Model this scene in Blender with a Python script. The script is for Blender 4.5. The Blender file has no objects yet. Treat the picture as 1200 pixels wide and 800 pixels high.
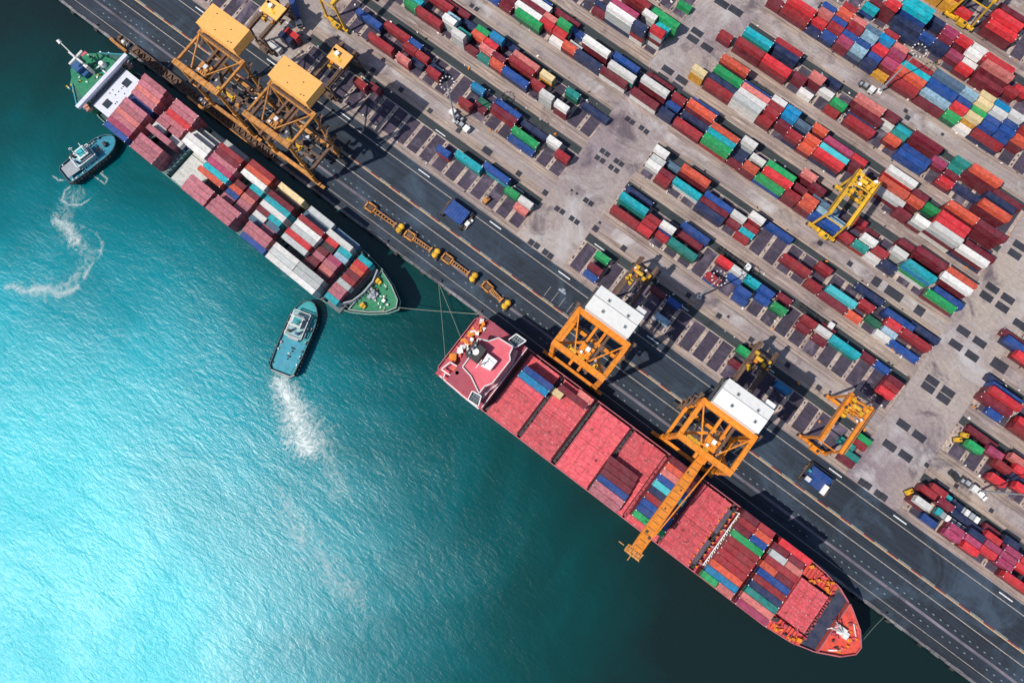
import bpy, math, random, bmesh
from mathutils import Vector, Matrix
random.seed(11)
S = bpy.context.scene
C = S.collection
R = math.radians
# ---------------------------------------------------------------- camera
F, NX, NY, HD, H = 864.68, 618.91, 532.21, 0.6530, 271.77
def _n(v):
    l = math.sqrt(sum(a*a for a in v)); return tuple(a/l for a in v)
def _d(a, b): return sum(p*q for p, q in zip(a, b))
def _c(a, b): return (a[1]*b[2]-a[2]*b[1], a[2]*b[0]-a[0]*b[2], a[0]*b[1]-a[1]*b[0])
DN = _n((NX-600, NY-400, F))
_r = (math.cos(HD), math.sin(HD), 0.0)
_k = _d(_r, DN)
AX = _n(tuple(a-_k*b for a, b in zip(_r, DN)))
AZ = tuple(-a for a in DN)
AY = _c(AZ, AX)
def at(px, py, z=0.0):
    d = (px-600, py-400, F); t = (z-H)/_d(d, AZ)
    return _d(d, AX)*t, _d(d, AY)*t
def pix(x, y, z=0.0):
    v = [x*a+y*b+(z-H)*c for a, b, c in zip(AX, AY, AZ)]
    return 600+F*v[0]/v[2], 400+F*v[1]/v[2]
cam = bpy.data.cameras.new('camera'); co = bpy.data.objects.new('camera', cam); C.objects.link(co)
rt = (AX[0], AY[0], AZ[0]); up = (-AX[1], -AY[1], -AZ[1]); bk = (-AX[2], -AY[2], -AZ[2])
co.matrix_world = Matrix(((rt[0], up[0], bk[0], 0), (rt[1], up[1], bk[1], 0), (rt[2], up[2], bk[2], H), (0, 0, 0, 1)))
cam.sensor_width = 36; cam.lens = F/1200*36; cam.clip_start = 1; cam.clip_end = 6000
S.camera = co
# ---------------------------------------------------------------- sky, sun, exposure
SAZ, SEL = 62.0, 52.5            # shadows fall towards this heading; sun elevation
W = bpy.data.worlds.new('World'); S.world = W; W.use_nodes = True
nt = W.node_tree; bg = nt.nodes['Background']; sky = nt.nodes.new('ShaderNodeTexSky')
sky.sky_type = 'NISHITA'; sky.sun_disc = False; sky.sun_elevation = R(SEL)
sky.sun_rotation = R(90-(SAZ+180)); sky.altitude = 0; sky.dust_density = 1.0; sky.ozone_density = 2.0
nt.links.new(sky.outputs[0], bg.inputs[0]); bg.inputs[1].default_value = 0.115
sl = bpy.data.lights.new('sun', 'SUN'); sl.energy = 4.8; sl.angle = R(0.5); sl.color = (1.0, 0.92, 0.82)
so = bpy.data.objects.new('sun', sl); C.objects.link(so)
sd = Vector((math.cos(R(SAZ))*math.cos(R(SEL)), math.sin(R(SAZ))*math.cos(R(SEL)), -math.sin(R(SEL))))
so.rotation_euler = sd.to_track_quat('-Z', 'Y').to_euler(); so.location = (0, 0, 300)
S.view_settings.view_transform = 'Standard'; S.view_settings.look = 'None'
S.view_settings.exposure = -0.1; S.view_settings.gamma = 1.0
S.render.engine = 'CYCLES'; S.cycles.max_bounces = 5; S.cycles.diffuse_bounces = 2; S.cycles.caustics_reflective = False; S.cycles.caustics_refractive = False
# ---------------------------------------------------------------- materials
def nodes(name):
    m = bpy.data.materials.new(name); m.use_nodes = True
    t = m.node_tree; b = t.nodes['Principled BSDF']
    return m, t, b
def noise(t, vec, scale, detail=4, rough=.55, sx=1, sy=1, sz=1, dist=0.0):
    mp = t.nodes.new('ShaderNodeMapping'); mp.inputs['Scale'].default_value = (sx, sy, sz)
    t.links.new(vec, mp.inputs['Vector'])
    n = t.nodes.new('ShaderNodeTexNoise'); n.inputs['Scale'].default_value = scale
    n.inputs['Detail'].default_value = detail; n.inputs['Roughness'].default_value = rough
    n.inputs['Distortion'].default_value = dist
    t.links.new(mp.outputs[0], n.inputs['Vector']); return n.outputs['Fac']
def ramp(t, fac, *stops):
    r = t.nodes.new('ShaderNodeValToRGB'); e = r.color_ramp.elements
    for i, (p, c) in enumerate(stops):
        if i < 2: el = e[i]; el.position = p
        else: el = e.new(p)
        el.color = (c, c, c, 1) if not isinstance(c, tuple) else (*c, 1)
    t.links.new(fac, r.inputs[0]); return r.outputs[0]
def mixc(t, fac, a, b, mode='MIX'):
    m = t.nodes.new('ShaderNodeMix'); m.data_type = 'RGBA'; m.blend_type = mode
    for s, v in ((0, fac), (6, a), (7, b)):
        if hasattr(v, 'links') or hasattr(v, 'is_linked'): t.links.new(v, m.inputs[s])
        elif s == 0: m.inputs[0].default_value = v
        else: m.inputs[s].default_value = (*v, 1)
    return m.outputs[2]
def bump(t, b, h, strength=.3, dist=.1):
    n = t.nodes.new('ShaderNodeBump'); n.inputs['Strength'].default_value = strength; n.inputs['Distance'].default_value = dist
    t.links.new(h, n.inputs['Height']); t.links.new(n.outputs[0], b.inputs['Normal'])
def worldpos(t): return t.nodes.new('ShaderNodeNewGeometry').outputs['Position']
MT = {}
def paint(name, col, rough=.5, metal=0.0, rust=.35, dirt=.35, rib=False):
    """painted steel: slight fading per object, grime, rust freckles; rib = corrugated sheet relief"""
    if name in MT: return MT[name]
    m, t, b = nodes(name)
    g = worldpos(t)
    oi = t.nodes.new('ShaderNodeObjectInfo').outputs['Random']
    fade = ramp(t, oi, (0.0, .78), (1.0, 1.12))
    c = mixc(t, 1.0, col, fade, 'MULTIPLY')
    d = ramp(t, noise(t, g, .8, 5, .65), (.3, 1-dirt), (.62, 1.0))
    c = mixc(t, 1.0, c, d, 'MULTIPLY')
    f2 = ramp(t, noise(t, g, .35, 3, .6), (.35, 0.0), (.65, .10)); c = mixc(t, f2, c, mixc(t, .5, c, (.62, .56, .52)))
    rs = ramp(t, noise(t, g, 1.9, 7, .75), (.57, 0.0), (.70, rust))
    c = mixc(t, rs, c, (.16, .075, .04))
    if rib:
        tc = t.nodes.new('ShaderNodeTexCoord').outputs['Object']
        sp = t.nodes.new('ShaderNodeTexWave'); sp.wave_type = 'BANDS'; sp.bands_direction = 'X'; sp.inputs['Scale'].default_value = 1.1
        t.links.new(tc, sp.inputs['Vector'])
        bump(t, b, sp.outputs['Fac'], .5, .05)
        c = mixc(t, .26, c, mixc(t, 1.0, c, sp.outputs['Color'], 'MULTIPLY'))
    t.links.new(c, b.inputs['Base Color'])
    b.inputs['Roughness'].default_value = rough; b.inputs['Metallic'].default_value = metal
    MT[name] = m; return m
COL = dict(m=((.21, .014, .034), 'maroon'), r=((.40, .024, .036), 'dark red'), R=((.80, .035, .050), 'bright red'),
    o=((.78, .115, .060), 'orange red'), k=((.78, .22, .20), 'salmon pink'), p=((.50, .06, .16), 'dark pink'),
    S=((.60, .19, .24), 'dusty rose'), b=((.010, .080, .36), 'royal blue'), n=((.013, .032, .115), 'navy'),
    t=((.01, .29, .26), 'teal'), c=((.0, .48, .58), 'turquoise'), C=((.08, .66, .74), 'pale turquoise'), l=((.38, .62, .78), 'pale blue'),
    L=((.0, .28, .60), 'azure'), s=((.10, .19, .30), 'slate blue'), g=((.01, .40, .12), 'bright green'), G=((.01, .15, .085), 'dark green'),
    w=((.86, .86, .84), 'white'), x=((.56, .60, .60), 'light grey'), y=((.88, .70, .38), 'cream'), a=((.82, .40, .04), 'amber'),
    d=((.055, .045, .055), 'dark brown'))
def cm(k): return paint('painted_steel_'+COL[k][1].replace(' ', '_'), COL[k][0], .5, 0, .6 if k in 'wxy' else .5, .28 if k in 'wxyC' else .5, True)
CRO = lambda: paint('crane_orange', (.84, .27, .010), .45, 0, .5, .35)
CRB = lambda: paint('crane_amber', (.66, .285, .06), .55, 0, .9, .6)
CRY = lambda: paint('crane_yellow', (.82, .47, .02), .45, 0, .5, .4)
ROOFA = lambda: paint('amber_roof', (.95, .50, .13), .5, 0, .2, .1)
WHT = lambda: paint('white_paint', (.80, .81, .80), .45, 0, .25, .12)
GRY = lambda: paint('grey_paint', (.34, .38, .42), .5, 0, .3, .25)
DRK = lambda: paint('dark_steel', (.035, .04, .045), .6, .2, .4, .3)
BLK = lambda: paint('black_rubber', (.012, .012, .014), .8, 0, 0, .3)
GLS = lambda: paint('dark_glass', (.02, .035, .05), .12, 0, 0, .1)
RST = lambda: paint('rusty_brown_steel', (.15, .085, .055), .8, 0, .9, .55)
RDD = lambda: paint('red_deck', (.78, .095, .125), .6, 0, .75, .5)
RDM = lambda: paint('maroon_deck', (.46, .06, .09), .6, 0, .5, .35)
GRD = lambda: paint('green_deck', (.01, .28, .13), .5, 0, .4, .4)
GRH = lambda: paint('green_hull', (.01, .12, .075), .5, 0, .3, .3)
TEA = lambda: paint('teal_deck', (.01, .36, .40), .5, 0, .2, .3)
BLD = lambda: paint('blue_gear', (.01, .09, .26), .5, 0, .2, .3)
RUSW = lambda: paint('pale_hatch_steel', (.50, .52, .50), .6, 0, 1.0, .35)
def ground_mat(name, base, alt, spots, streak=.5, big=.02, rough=.9, sx=.25, sy=1.0, seam=None, pale=None):
    m, t, b = nodes(name); g = worldpos(t)
    c = mixc(t, ramp(t, noise(t, g, big, 4, .6), (.36, 0.0), (.62, 1.0)), base, alt)
    st = ramp(t, noise(t, g, .9, 5, .7, sx*.25, sy), (.32, 1-streak), (.66, 1.12))
    c = mixc(t, 1.0, c, st, 'MULTIPLY')
    sp = ramp(t, noise(t, g, .075, 7, .68, 1, 1, 1, .6), (.33, .95), (.47, 0.0))
    c = mixc(t, sp, c, spots)
    fine = ramp(t, noise(t, g, 1.6, 6, .75), (.3, .78), (.7, 1.14))
    c = mixc(t, 1.0, c, fine, 'MULTIPLY')
    if pale:
        pl = ramp(t, noise(t, g, .045, 6, .7, 1, 1, 1, .9), (.50, 0.0), (.66, .8))
        c = mixc(t, pl, c, pale)
    t.links.new(c, b.inputs['Base Color']); b.inputs['Roughness'].default_value = rough
    bump(t, b, noise(t, g, 3.0, 5, .7), .25, .03)
    return m
M_YARD = ground_mat('worn_yard_concrete', (.40, .315, .265), (.27, .205, .205), (.11, .08, .085), .55, .018, pale=(.54, .48, .47))
M_ROAD = ground_mat('grey_road_concrete', (.40, .345, .32), (.30, .25, .255), (.13, .105, .12), .30, .03, pale=(.52, .51, .52))
M_AISLE = ground_mat('stained_aisle_concrete', (.40, .345, .31), (.265, .215, .235), (.115, .088, .11), .22, .022, sx=2.0, pale=(.46, .45, .46))
M_RUN = ground_mat('crane_runway_concrete', (.48, .375, .30), (.33, .26, .245), (.22, .17, .15), .5, .03)
M_BEAM = ground_mat('pale_slot_beam_concrete', (.60, .49, .41), (.42, .33, .30), (.15, .11, .11), .55, .12, sx=3.0)
M_SLOT = ground_mat('violet_grey_asphalt', (.085, .066, .105), (.050, .042, .066), (.17, .14, .19), .45, .08, rough=.95, sx=1.5)
M_LANE = ground_mat('dark_truck_lane_asphalt', (.030, .044, .050), (.045, .055, .062), (.018, .028, .034), .3, .05)
M_APR = ground_mat('blue_black_quay_asphalt', (.017, .026, .040), (.027, .047, .078), (.011, .017, .025), .6, .014, rough=.8, sx=.12, pale=(.045, .075, .115))
M_PAT = ground_mat('fresh_asphalt_patch', (.030, .032, .045), (.042, .045, .062), (.02, .02, .03), .2, .3)
M_STRIP = ground_mat('pale_lilac_rail_slab', (.27, .245, .29), (.13, .12, .16), (.04, .04, .06), .5, .05)
M_COPE = ground_mat('weathered_coping', (.30, .29, .31), (.18, .18, .20), (.07, .07, .08), .6, .2)
def flat(name, col, rough=.7):
    m, t, b = nodes(name); g = worldpos(t)
    c = mixc(t, 1.0, col, ramp(t, noise(t, g, 1.2, 6, .75), (.3, .45), (.6, 1.05)), 'MULTIPLY')
    t.links.new(c, b.inputs['Base Color']); b.inputs['Roughness'].default_value = rough; return m
M_LBEI = flat('beige_line_paint', (.42, .37, .33)); M_LYEL = flat('yellow_line_paint', (.60, .40, .22)); M_LRED = flat('red_line_paint', (.24, .04, .06))
M_LWHI = flat('white_line_paint', (.30, .35, .40)); M_LDASH = flat('bright_white_paint', (.80, .82, .82)); M_LWOR = flat('worn_double_line_paint', (.36, .37, .33))
# ---------------------------------------------------------------- mesh helpers
class MB:
    def __init__(s): s.v = []; s.f = []; s.mi = []; s.cur = 0
    def add(s, vs, fs):
        o = len(s.v); s.v += [tuple(v) for v in vs]; s.f += [tuple(i+o for i in f) for f in fs]; s.mi += [s.cur]*len(fs); return s
    def box(s, x, y, z, a, b, c, rz=0.0):
        """centre x,y ; bottom z ; size a,b,c"""
        cs, sn = math.cos(rz), math.sin(rz); vs = []
        for dz in (0, c):
            for dx, dy in ((-a/2, -b/2), (a/2, -b/2), (a/2, b/2), (-a/2, b/2)):
                vs.append((x+dx*cs-dy*sn, y+dx*sn+dy*cs, z+dz))
        return s.add(vs, [(3, 2, 1, 0), (4, 5, 6, 7), (0, 1, 5, 4), (1, 2, 6, 5), (2, 3, 7, 6), (3, 0, 4, 7)])
    def beam(s, p, q, w, h=None):
        h = h or w; p = Vector(p); q = Vector(q); d = (q-p).normalized()
        u = d.cross(Vector((0, 0, 1)))
        if u.length < .01: u = Vector((1, 0, 0))
        u.normalize(); v = u.cross(d); vs = []
        for e in (p, q):
            for a, b in ((-1, -1), (1, -1), (1, 1), (-1, 1)): vs.append(e+u*a*w/2+v*b*h/2)
        return s.add(vs, [(0, 1, 2, 3), (7, 6, 5, 4), (0, 4, 5, 1), (1, 5, 6, 2), (2, 6, 7, 3), (3, 7, 4, 0)])
    def cyl(s, p, q, r, n=10, r2=None):
        r2 = r if r2 is None else r2; p = Vector(p); q = Vector(q); d = (q-p).normalized()
        u = d.cross(Vector((0, 0, 1)))
        if u.length < .01: u = Vector((1, 0, 0))
        u.normalize(); v = u.cross(d)
        vs = [p+(u*math.cos(2*math.pi*i/n)+v*math.sin(2*math.pi*i/n))*r for i in range(n)]
        vs += [q+(u*math.cos(2*math.pi*i/n)+v*math.sin(2*math.pi*i/n))*r2 for i in range(n)]
        fs = [(i, (i+1) % n, n+(i+1) % n, n+i) for i in range(n)]+[tuple(range(n-1, -1, -1)), tuple(range(n, 2*n))]
        return s.add(vs, fs)
    def prism(s, poly, z0, z1, shrink=None):
        n = len(poly); b = shrink or poly
        vs = [(x, y, z0) for x, y in b]+[(x, y, z1) for x, y in poly]
        return s.add(vs, [tuple(range(n-1, -1, -1)), tuple(range(n, 2*n))]+[(i, (i+1) % n, n+(i+1) % n, n+i) for i in range(n)])
    def quad(s, x0, x1, y0, y1, z): return s.add([(x0, y0, z), (x1, y0, z), (x1, y1, z), (x0, y1, z)], [(0, 1, 2, 3)])
    def build(s, name, mat, parent=None, loc=None, rz=None, mats=None):
        me = bpy.data.meshes.new(name); me.from_pydata(s.v, [], s.f); me.update()
        for m in (mats or [mat]): me.materials.append(m)
        if mats:
            for p, i in zip(me.polygons, s.mi): p.material_index = i
        o = bpy.data.objects.new(name, me); C.objects.link(o)
        if parent: o.parent = parent
        if loc: o.location = loc
        if rz is not None: o.rotation_euler[2] = rz
        return o
USED = set()
def tag(o, label, cat, group=None):
    if not group: assert label not in USED, label
    if label in USED: print('DUPLICATE LABEL', label)
    n = len(label.split())
    if n < 4 or n > 16: print('LABEL LENGTH', n, label)
    USED.add(label); o['label'] = label; o['category'] = cat
    if group: o['group'] = group
    return o
def thing(name, loc, rz=0.0, label=None, cat=None, group=None):
    o = bpy.data.objects.new(name, None); C.objects.link(o); o.location = loc; o.rotation_euler[2] = rz; o.empty_display_size = 1
    if label: tag(o, label, cat, group)
    return o
def struct(o): o['kind'] = 'structure'; return o
def stuff(o): o['kind'] = 'stuff'; return o
KIDS = {}
def kids(o): return [c for c in list(bpy.data.objects) if c.parent == o]
def dup(root, loc, rz, label, ch=None):
    r = root.copy(); C.objects.link(r); r.location = loc; r.rotation_euler[2] = rz; r['label'] = label; tag(r, label, root['category'], root.get('group'))
    def rec(a, b):
        for k in TREE.get(a.name, []):
            c = k.copy(); C.objects.link(c); c.parent = b; rec(k, c)
    rec(root, r); return r
TREE = {}
def grow():
    TREE.clear()
    for o in C.objects:
        if o.parent: TREE.setdefault(o.parent.name, []).append(o)
ORD = ['first', 'second', 'third', 'fourth', 'fifth', 'sixth', 'seventh', 'eighth', 'ninth', 'tenth', 'eleventh', 'twelfth', 'thirteenth', 'fourteenth', 'fifteenth', 'sixteenth', 'seventeenth', 'eighteenth', 'nineteenth', 'twentieth']+['twenty-%s' % w for w in ('first', 'second', 'third', 'fourth', 'fifth', 'sixth', 'seventh', 'eighth', 'ninth')]
# ================================================================ SETTING
Z_SEA = -2.6
def sheet(name, x0, x1, y0, y1, z, mat, parent=None, thick=0.0):
    b = MB()
    if thick: b.box((x0+x1)/2, (y0+y1)/2, z-thick, x1-x0, y1-y0, thick)
    else: b.quad(x0, x1, y0, y1, z)
    o = b.build(name, mat, parent)
    if not parent: struct(o)
    return o
# --- sea
def sea_material():
    m, t, b = nodes('harbour_water'); g = worldpos(t)
    # bright turquoise glow around the sun glare put into the colour, dark farther off
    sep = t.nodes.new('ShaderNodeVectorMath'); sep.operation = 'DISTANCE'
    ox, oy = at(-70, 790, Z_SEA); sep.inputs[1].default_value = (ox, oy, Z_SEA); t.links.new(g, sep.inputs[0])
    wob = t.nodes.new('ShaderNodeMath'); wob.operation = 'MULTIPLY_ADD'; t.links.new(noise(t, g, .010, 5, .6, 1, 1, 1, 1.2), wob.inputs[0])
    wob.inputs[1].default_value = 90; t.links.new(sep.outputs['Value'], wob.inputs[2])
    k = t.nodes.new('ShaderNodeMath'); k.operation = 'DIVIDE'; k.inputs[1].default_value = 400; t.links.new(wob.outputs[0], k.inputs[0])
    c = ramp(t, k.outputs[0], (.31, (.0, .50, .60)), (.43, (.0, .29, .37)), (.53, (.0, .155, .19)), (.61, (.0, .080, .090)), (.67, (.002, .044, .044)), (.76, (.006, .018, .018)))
    w1 = noise(t, g, .07, 4, .6, 1.0, 1.7, 1, .4); w2 = noise(t, g, .62, 4, .6, .6, 1.5, 1, .3); w3 = noise(t, g, 2.3, 3, .6, .7, 1.4, 1, .2)
    a = t.nodes.new('ShaderNodeMath'); a.operation = 'MULTIPLY_ADD'; t.links.new(w2, a.inputs[0]); a.inputs[1].default_value = .42; t.links.new(w1, a.inputs[2])
    a2 = t.nodes.new('ShaderNodeMath'); a2.operation = 'MULTIPLY_ADD'; t.links.new(w3, a2.inputs[0]); a2.inputs[1].default_value = .17; t.links.new(a.outputs[0], a2.inputs[2])
    # sheltered, nearly flat in the basin; choppier out in the river
    n = t.nodes.new('ShaderNodeBump'); n.inputs['Distance'].default_value = .72
    ch = t.nodes.new('ShaderNodeMath'); ch.operation = 'MULTIPLY'; t.links.new(ramp(t, k.outputs[0], (.2, 1.0), (.75, .22)), ch.inputs[0])
    t.links.new(ramp(t, noise(t, g, .018, 3, .5, 1, 1, 1, .8), (.35, .72), (.65, 1.15)), ch.inputs[1])
    t.links.new(ch.outputs[0], n.inputs['Strength']); t.links.new(a2.outputs[0], n.inputs['Height'])
    t.nodes.remove(b)
    df = t.nodes.new('ShaderNodeBsdfDiffuse'); gl = t.nodes.new('ShaderNodeBsdfGlossy'); gl.distribution = 'BECKMANN'; gl.inputs['Roughness'].default_value = .31
    gl.inputs['Color'].default_value = (1, 1, 1, 1); fr = t.nodes.new('ShaderNodeFresnel'); fr.inputs['IOR'].default_value = 1.42
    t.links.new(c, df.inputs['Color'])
    for q in (df, gl, fr): t.links.new(n.outputs[0], q.inputs['Normal'])
    mx = t.nodes.new('ShaderNodeMixShader'); t.links.new(fr.outputs[0], mx.inputs[0]); t.links.new(df.outputs[0], mx.inputs[1]); t.links.new(gl.outputs[0], mx.inputs[2])
    t.links.new(mx.outputs[0], t.nodes['Material Output'].inputs['Surface'])
    return m
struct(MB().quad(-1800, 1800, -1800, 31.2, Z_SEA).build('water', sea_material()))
# --- land
struct(MB().quad(-1800, 1800, 62.9, 1800, -.002).build('ground', M_YARD))
struct(MB().quad(-1800, 1800, 30.9, 62.9, .0).build('quay_apron', M_APR))
qw = struct(MB().box(0, 31.2, -9, 3600, .62, 8.99).build('quay_wall', M_COPE))
# coping blocks with gaps and knocks along the edge
cop = MB(); x = -270.0
while x < 200:
    L = random.uniform(2.2, 3.8); cop.box(x+L/2, 30.75+random.uniform(-.1, .1), -.1, L-.12, random.uniform(.8, 1.25), .28+random.uniform(0, .08)); x += L
stuff(cop.build('coping_block', M_COPE, qw))
for i in range(36):
    x = -268+13*i
    f = MB().box(x, 30.25, -2.2, 1.6, .6, 2.0).cyl((x-.8, 30.0, -1.6), (x+.8, 30.0, -1.6), .5, 8).build('fender', BLK(), qw)
X0, X1 = -300, 240
def stripe(name, y0, y1, z, mat, x0=X0, x1=X1): return sheet(name, x0, x1, y0, y1, z, mat)
stripe('rail_slab', 38.8, 39.8, .006, M_STRIP)
stripe('crane_rail', 33.35, 33.50, .05, DRK(), ); stripe('crane_rail_landside', 46.90, 47.05, .05, DRK())
stripe('quay_edge_line', 34.35, 34.55, .008, M_LBEI)
stripe('painted_line_inner', 45.2, 45.5, .008, M_LBEI)
stripe('painted_line_yellow', 48.95, 49.35, .008, M_LYEL)
stripe('painted_line_road', 59.65, 59.95, .008, M_LBEI)
mk = thing('road_marking', (0, 0, 0)); mk['kind'] = 'structure'
x = 150.8-9.8*46
while x < 230:
    MB().quad(x, x+4.5, 49.36, 49.80, .007).build('red_marking', M_LRED, mk)
    b = MB(); b.quad(x+4.5, x+9.8, 49.42, 49.62, .007); b.quad(x+4.5, x+9.8, 49.78, 49.98, .007); b.build('double_marking', M_LWOR, mk)
    x += 9.8
dd = MB(); x = -250.0
while x < 190:
    dd.quad(x, x+.8, 41.2, 41.45, .007)
    if random.random() < .6: dd.quad(x+.6, x+1.3, 36.8, 37.05, .007)
    x += 2.95
stuff(dd.build('marker_dash', M_LWHI, mk))
for x in (-212, -174, -136, -96.8, -62, -29.3, 11.7, 51, 91.9, 119.1, 162.4):
    MB().quad(x-2.7, x+2.7, 61.3, 61.75, .009).build('lane_dash', M_LDASH, mk)
for x in [-101.8+38.4*i for i in range(-4, 9)]:
    if -53 < x < -31 or 95 < x < 116: continue
    MB().quad(x-2.4, x+2.4, 78.1, 78.5, .02).build('lane_dash', M_LDASH, mk)
for i, x in enumerate((-30.7, -27.2, -23.8, -20.2)):
    MB().quad(x-.08, x+.08, 50.6, 55.0, .007).build('bay_line', M_LBEI, mk)
MB().quad(-27.8, -24.6, 55.6, 56.5, .007).add([(-26.9, 56.6, .007), (-25.5, 56.6, .007), (-25.5, 57.3, .007), (-26.9, 57.3, .007)], [(0, 1, 2, 3)]).build('painted_symbol', M_LWHI, mk)
# --- yard: blocks of ground slots between runways, truck lanes and roads
BS = dict(A=65.5, B=91.2, C=111.2, D=133.8, E=153.8, F=173.4, G=197.0, H=216.3, I=236.2)
SEG = dict(A=[(-262, -193), (-169, -53.5), (-31.5, 95), (117, 240)], B=[(-169, -53.5), (-31.5, 95), (117, 240)], C=[(-169, -53.5), (-31.5, 95), (117, 240)],
    D=[(-169, 95), (117, 240)], E=[(-169, -53.5), (-31.5, 95), (117, 240)], F=[(-169, -53.5), (-31.5, 95), (117, 240)],
    G=[(-14, 95), (117, 240)], H=[(-14, 95), (117, 240)], I=[(-14, 95), (117, 240)])
PH = dict(A=.3, B=.15, C=.45, D=.2, E=.5, F=.35, G=.1, H=.6, I=.2)
yp = struct(MB().quad(X0, X1, 62.95, 262, .002).build('yard_pavement', M_YARD))
for nm, y0, y1, mt in (('yard_road', 84.0, 88.2, M_ROAD), ('yard_road', 127.4, 131.6, M_ROAD), ('yard_road', 189.6, 194.9, M_ROAD)):
    sheet(nm, X0, X1, y0, y1, .006, mt)
for x0, x1, y0, y1 in ((-53.4, -31.6, 63.2, 132), (-53.4, -31.6, 149.5, 262), (-31.6, -14.2, 196, 262), (95.1, 116.9, 63.2, 262), (-192.8, -169.2, 63.2, 262)):
    sheet('cross_aisle', x0, x1, y0, y1, .010, M_AISLE)
for y0, y1 in ((63.05, 65.3), (80.7, 83.9), (88.3, 90.9), (106.3, 108.4), (109.0, 111.0), (125.6, 127.3), (131.7, 133.6), (149.2, 151.0), (151.6, 153.5), (169.4, 171.0), (171.5, 173.1), (188.2, 189.5), (195.0, 196.7), (212.1, 213.8), (214.4, 216.0), (231.4, 233.4)):
    for x0, x1 in ((-169, -53.6), (-31.4, 94.9), (117.1, 240)):
        sheet('crane_runway', x0, x1, y0, y1, .014, M_RUN)
lines = MB()
for y in (63.15, 64.4, 82.2, 88.4, 89.7, 107.3, 110.0, 126.4, 132.6, 150.1, 152.5, 170.2, 188.8, 195.8, 213.0, 215.2, 232.4):
    for x0, x1 in ((-169, -53.6), (-31.4, 94.9), (117.1, 240)): lines.quad(x0, x1, y, y+.22, .020)
stuff(lines.build('runway_groove', M_COPE, yp))
for b, s in BS.items():
    for x0, x1 in SEG[b]:
        sheet('truck_lane', x0+.1, x1-.1, s+11.9, s+15.1, .012, M_LANE, yp)
        sheet('slot_edge_line', x0+.1, x1-.1, s+11.65, s+11.85, .018, M_LBEI)
        base = MB().quad(x0+.1, x1-.1, s+.1, s+11.6, .008); stuff(base.build('slot_joint_concrete', M_BEAM, yp))
        n = int((x1-x0)/6.25); off = (x1-x0-n*6.25)/2 if x0 > -160 else 0
        for i in range(n):
            xa = x1-off-(i+1)*6.25+.78; xb = xa+4.7
            u, v = pix((xa+xb)/2, s+6)
            if -40 < u < 1240 and -40 < v < 840:
                MB().box((xa+xb)/2, s+5.85, 0, xb-xa, 11.3, .02+.004*random.random()).build('slot_pad', M_SLOT, yp)
# concrete beams between the pads where they show worn and broken
wr = MB()
for b, s in BS.items():
    for x0, x1 in SEG[b]:
        n = int((x1-x0)/6.25); off = (x1-x0-n*6.25)/2 if x0 > -160 else 0
        for i in range(n):
            xc = x1-off-(i+1)*6.25
            for j in range(5):
                if random.random() < .55: wr.box(xc+random.uniform(-.25, .25), s+.8+2.3*j+random.random(), .0, random.uniform(.3, .6), random.uniform(.5, 1.3), .035)
stuff(wr.build('beam_scar', M_PAT, yp))
PADS = """846,4,6,3 862,13,6,3 817,38,5,2.6 812,46,5,2.6 828.5,56,5,2.6 782.6,82.5,5,2.6 776,91,5,2.6 799,94,5,2.6 793,102,5,2.6 735.6,139.5,2,2 741,143.5,2,2 751.7,150,2,2 757.5,154.5,2,2
706,177,2,2 711.7,181,2,2 700,184.7,2,2 706,188.7,2,2 722.5,188.7,2,2 728,192.5,2,2 716,196,2,2 722.5,200,2,2 686.7,234.7,2,2 692.5,238.7,2,2 653,244.5,2,2 659,248.3,2,2 670,256,2,2 676,260.3,2,2
698,268,2.4,2.4 703,261,1.1,1.1 731,291,2.2,2.2 770.5,319,2.2,2.2 806.7,346,2,2 842.5,370,2,2 622.5,284,2.3,2.3 629,288,2.3,2.3 639,295.5,2.3,2.3 645,300,2.3,2.3 853.5,371,1,1 880.5,398,2,2 923,427.5,2,2 959.5,454,2,2 973,459,1,1
437,82.5,2,2 470,105.5,2,2 504,130,2,2 396,44,1.6,1.6 404,59,1.6,1.6 417.5,65.5,2,2 537.5,153,2,2 571,177,4,2.6 608,203.5,2.2,2.2 639,226,2.2,2.2 670,223,1,1 676,227,1,1 553,7,1.8,1.8 558.5,11,1.8,1.8
1195,288,5,2.8 1189,298,5,2.8 1163,337.5,5,2.8 1156,347.5,5,2.8 1181,350,5,2.8 1174.5,360,5,2.8 1195,380,5,2.8 1027,330,3.2,3.6 1047.5,344,7,3.6 1077.5,364,3.6,3.6 1129,388,5,2.8 1148,401,5,2.8 1120,404,5,2.8 1139,417,5,2.8 1171,428,6,4
1092.6,446,5,2.8 1087.5,454,5,2.8 1111,459,5,2.8 1105.5,467,5,2.8 1058.7,497.5,5,2.8 1077,511,5,2.8 1042.5,522,5,2.8 1061,534,5,2.8 1010,564.7,2.5,2.5 1017,569,2.5,2.5 1028.7,578,2.5,2.5 1035.5,582.5,2.5,2.5
1086,544.7,1.6,1.6 1120.5,569,1.6,1.6 1161.7,598,1.6,1.6 1061.5,130,1.6,1.6 1063.5,138,2,2 1104.5,157.5,1.2,1.2 961,284.7,2,2 996,309,2,2"""
jn = MB()
for x0, x1, y0, y1 in ((-53.4, -31.6, 63.2, 132), (-53.4, -31.6, 149.5, 262), (95.1, 116.9, 63.2, 262), (-192.8, -169.2, 63.2, 262)):
    yy = y0+6
    while yy < y1: jn.quad(x0, x1, yy, yy+.06, .013); yy += 12.3
    jn.quad((x0+x1)/2, (x0+x1)/2+.06, y0, y1, .0135)
for y0, y1 in ((84.0, 88.2), (127.4, 131.6), (189.6, 194.9)):
    xx = -168
    while xx < 238: jn.quad(xx, xx+.05, y0, y1, .013); xx += 10.4
xx = -250
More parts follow.
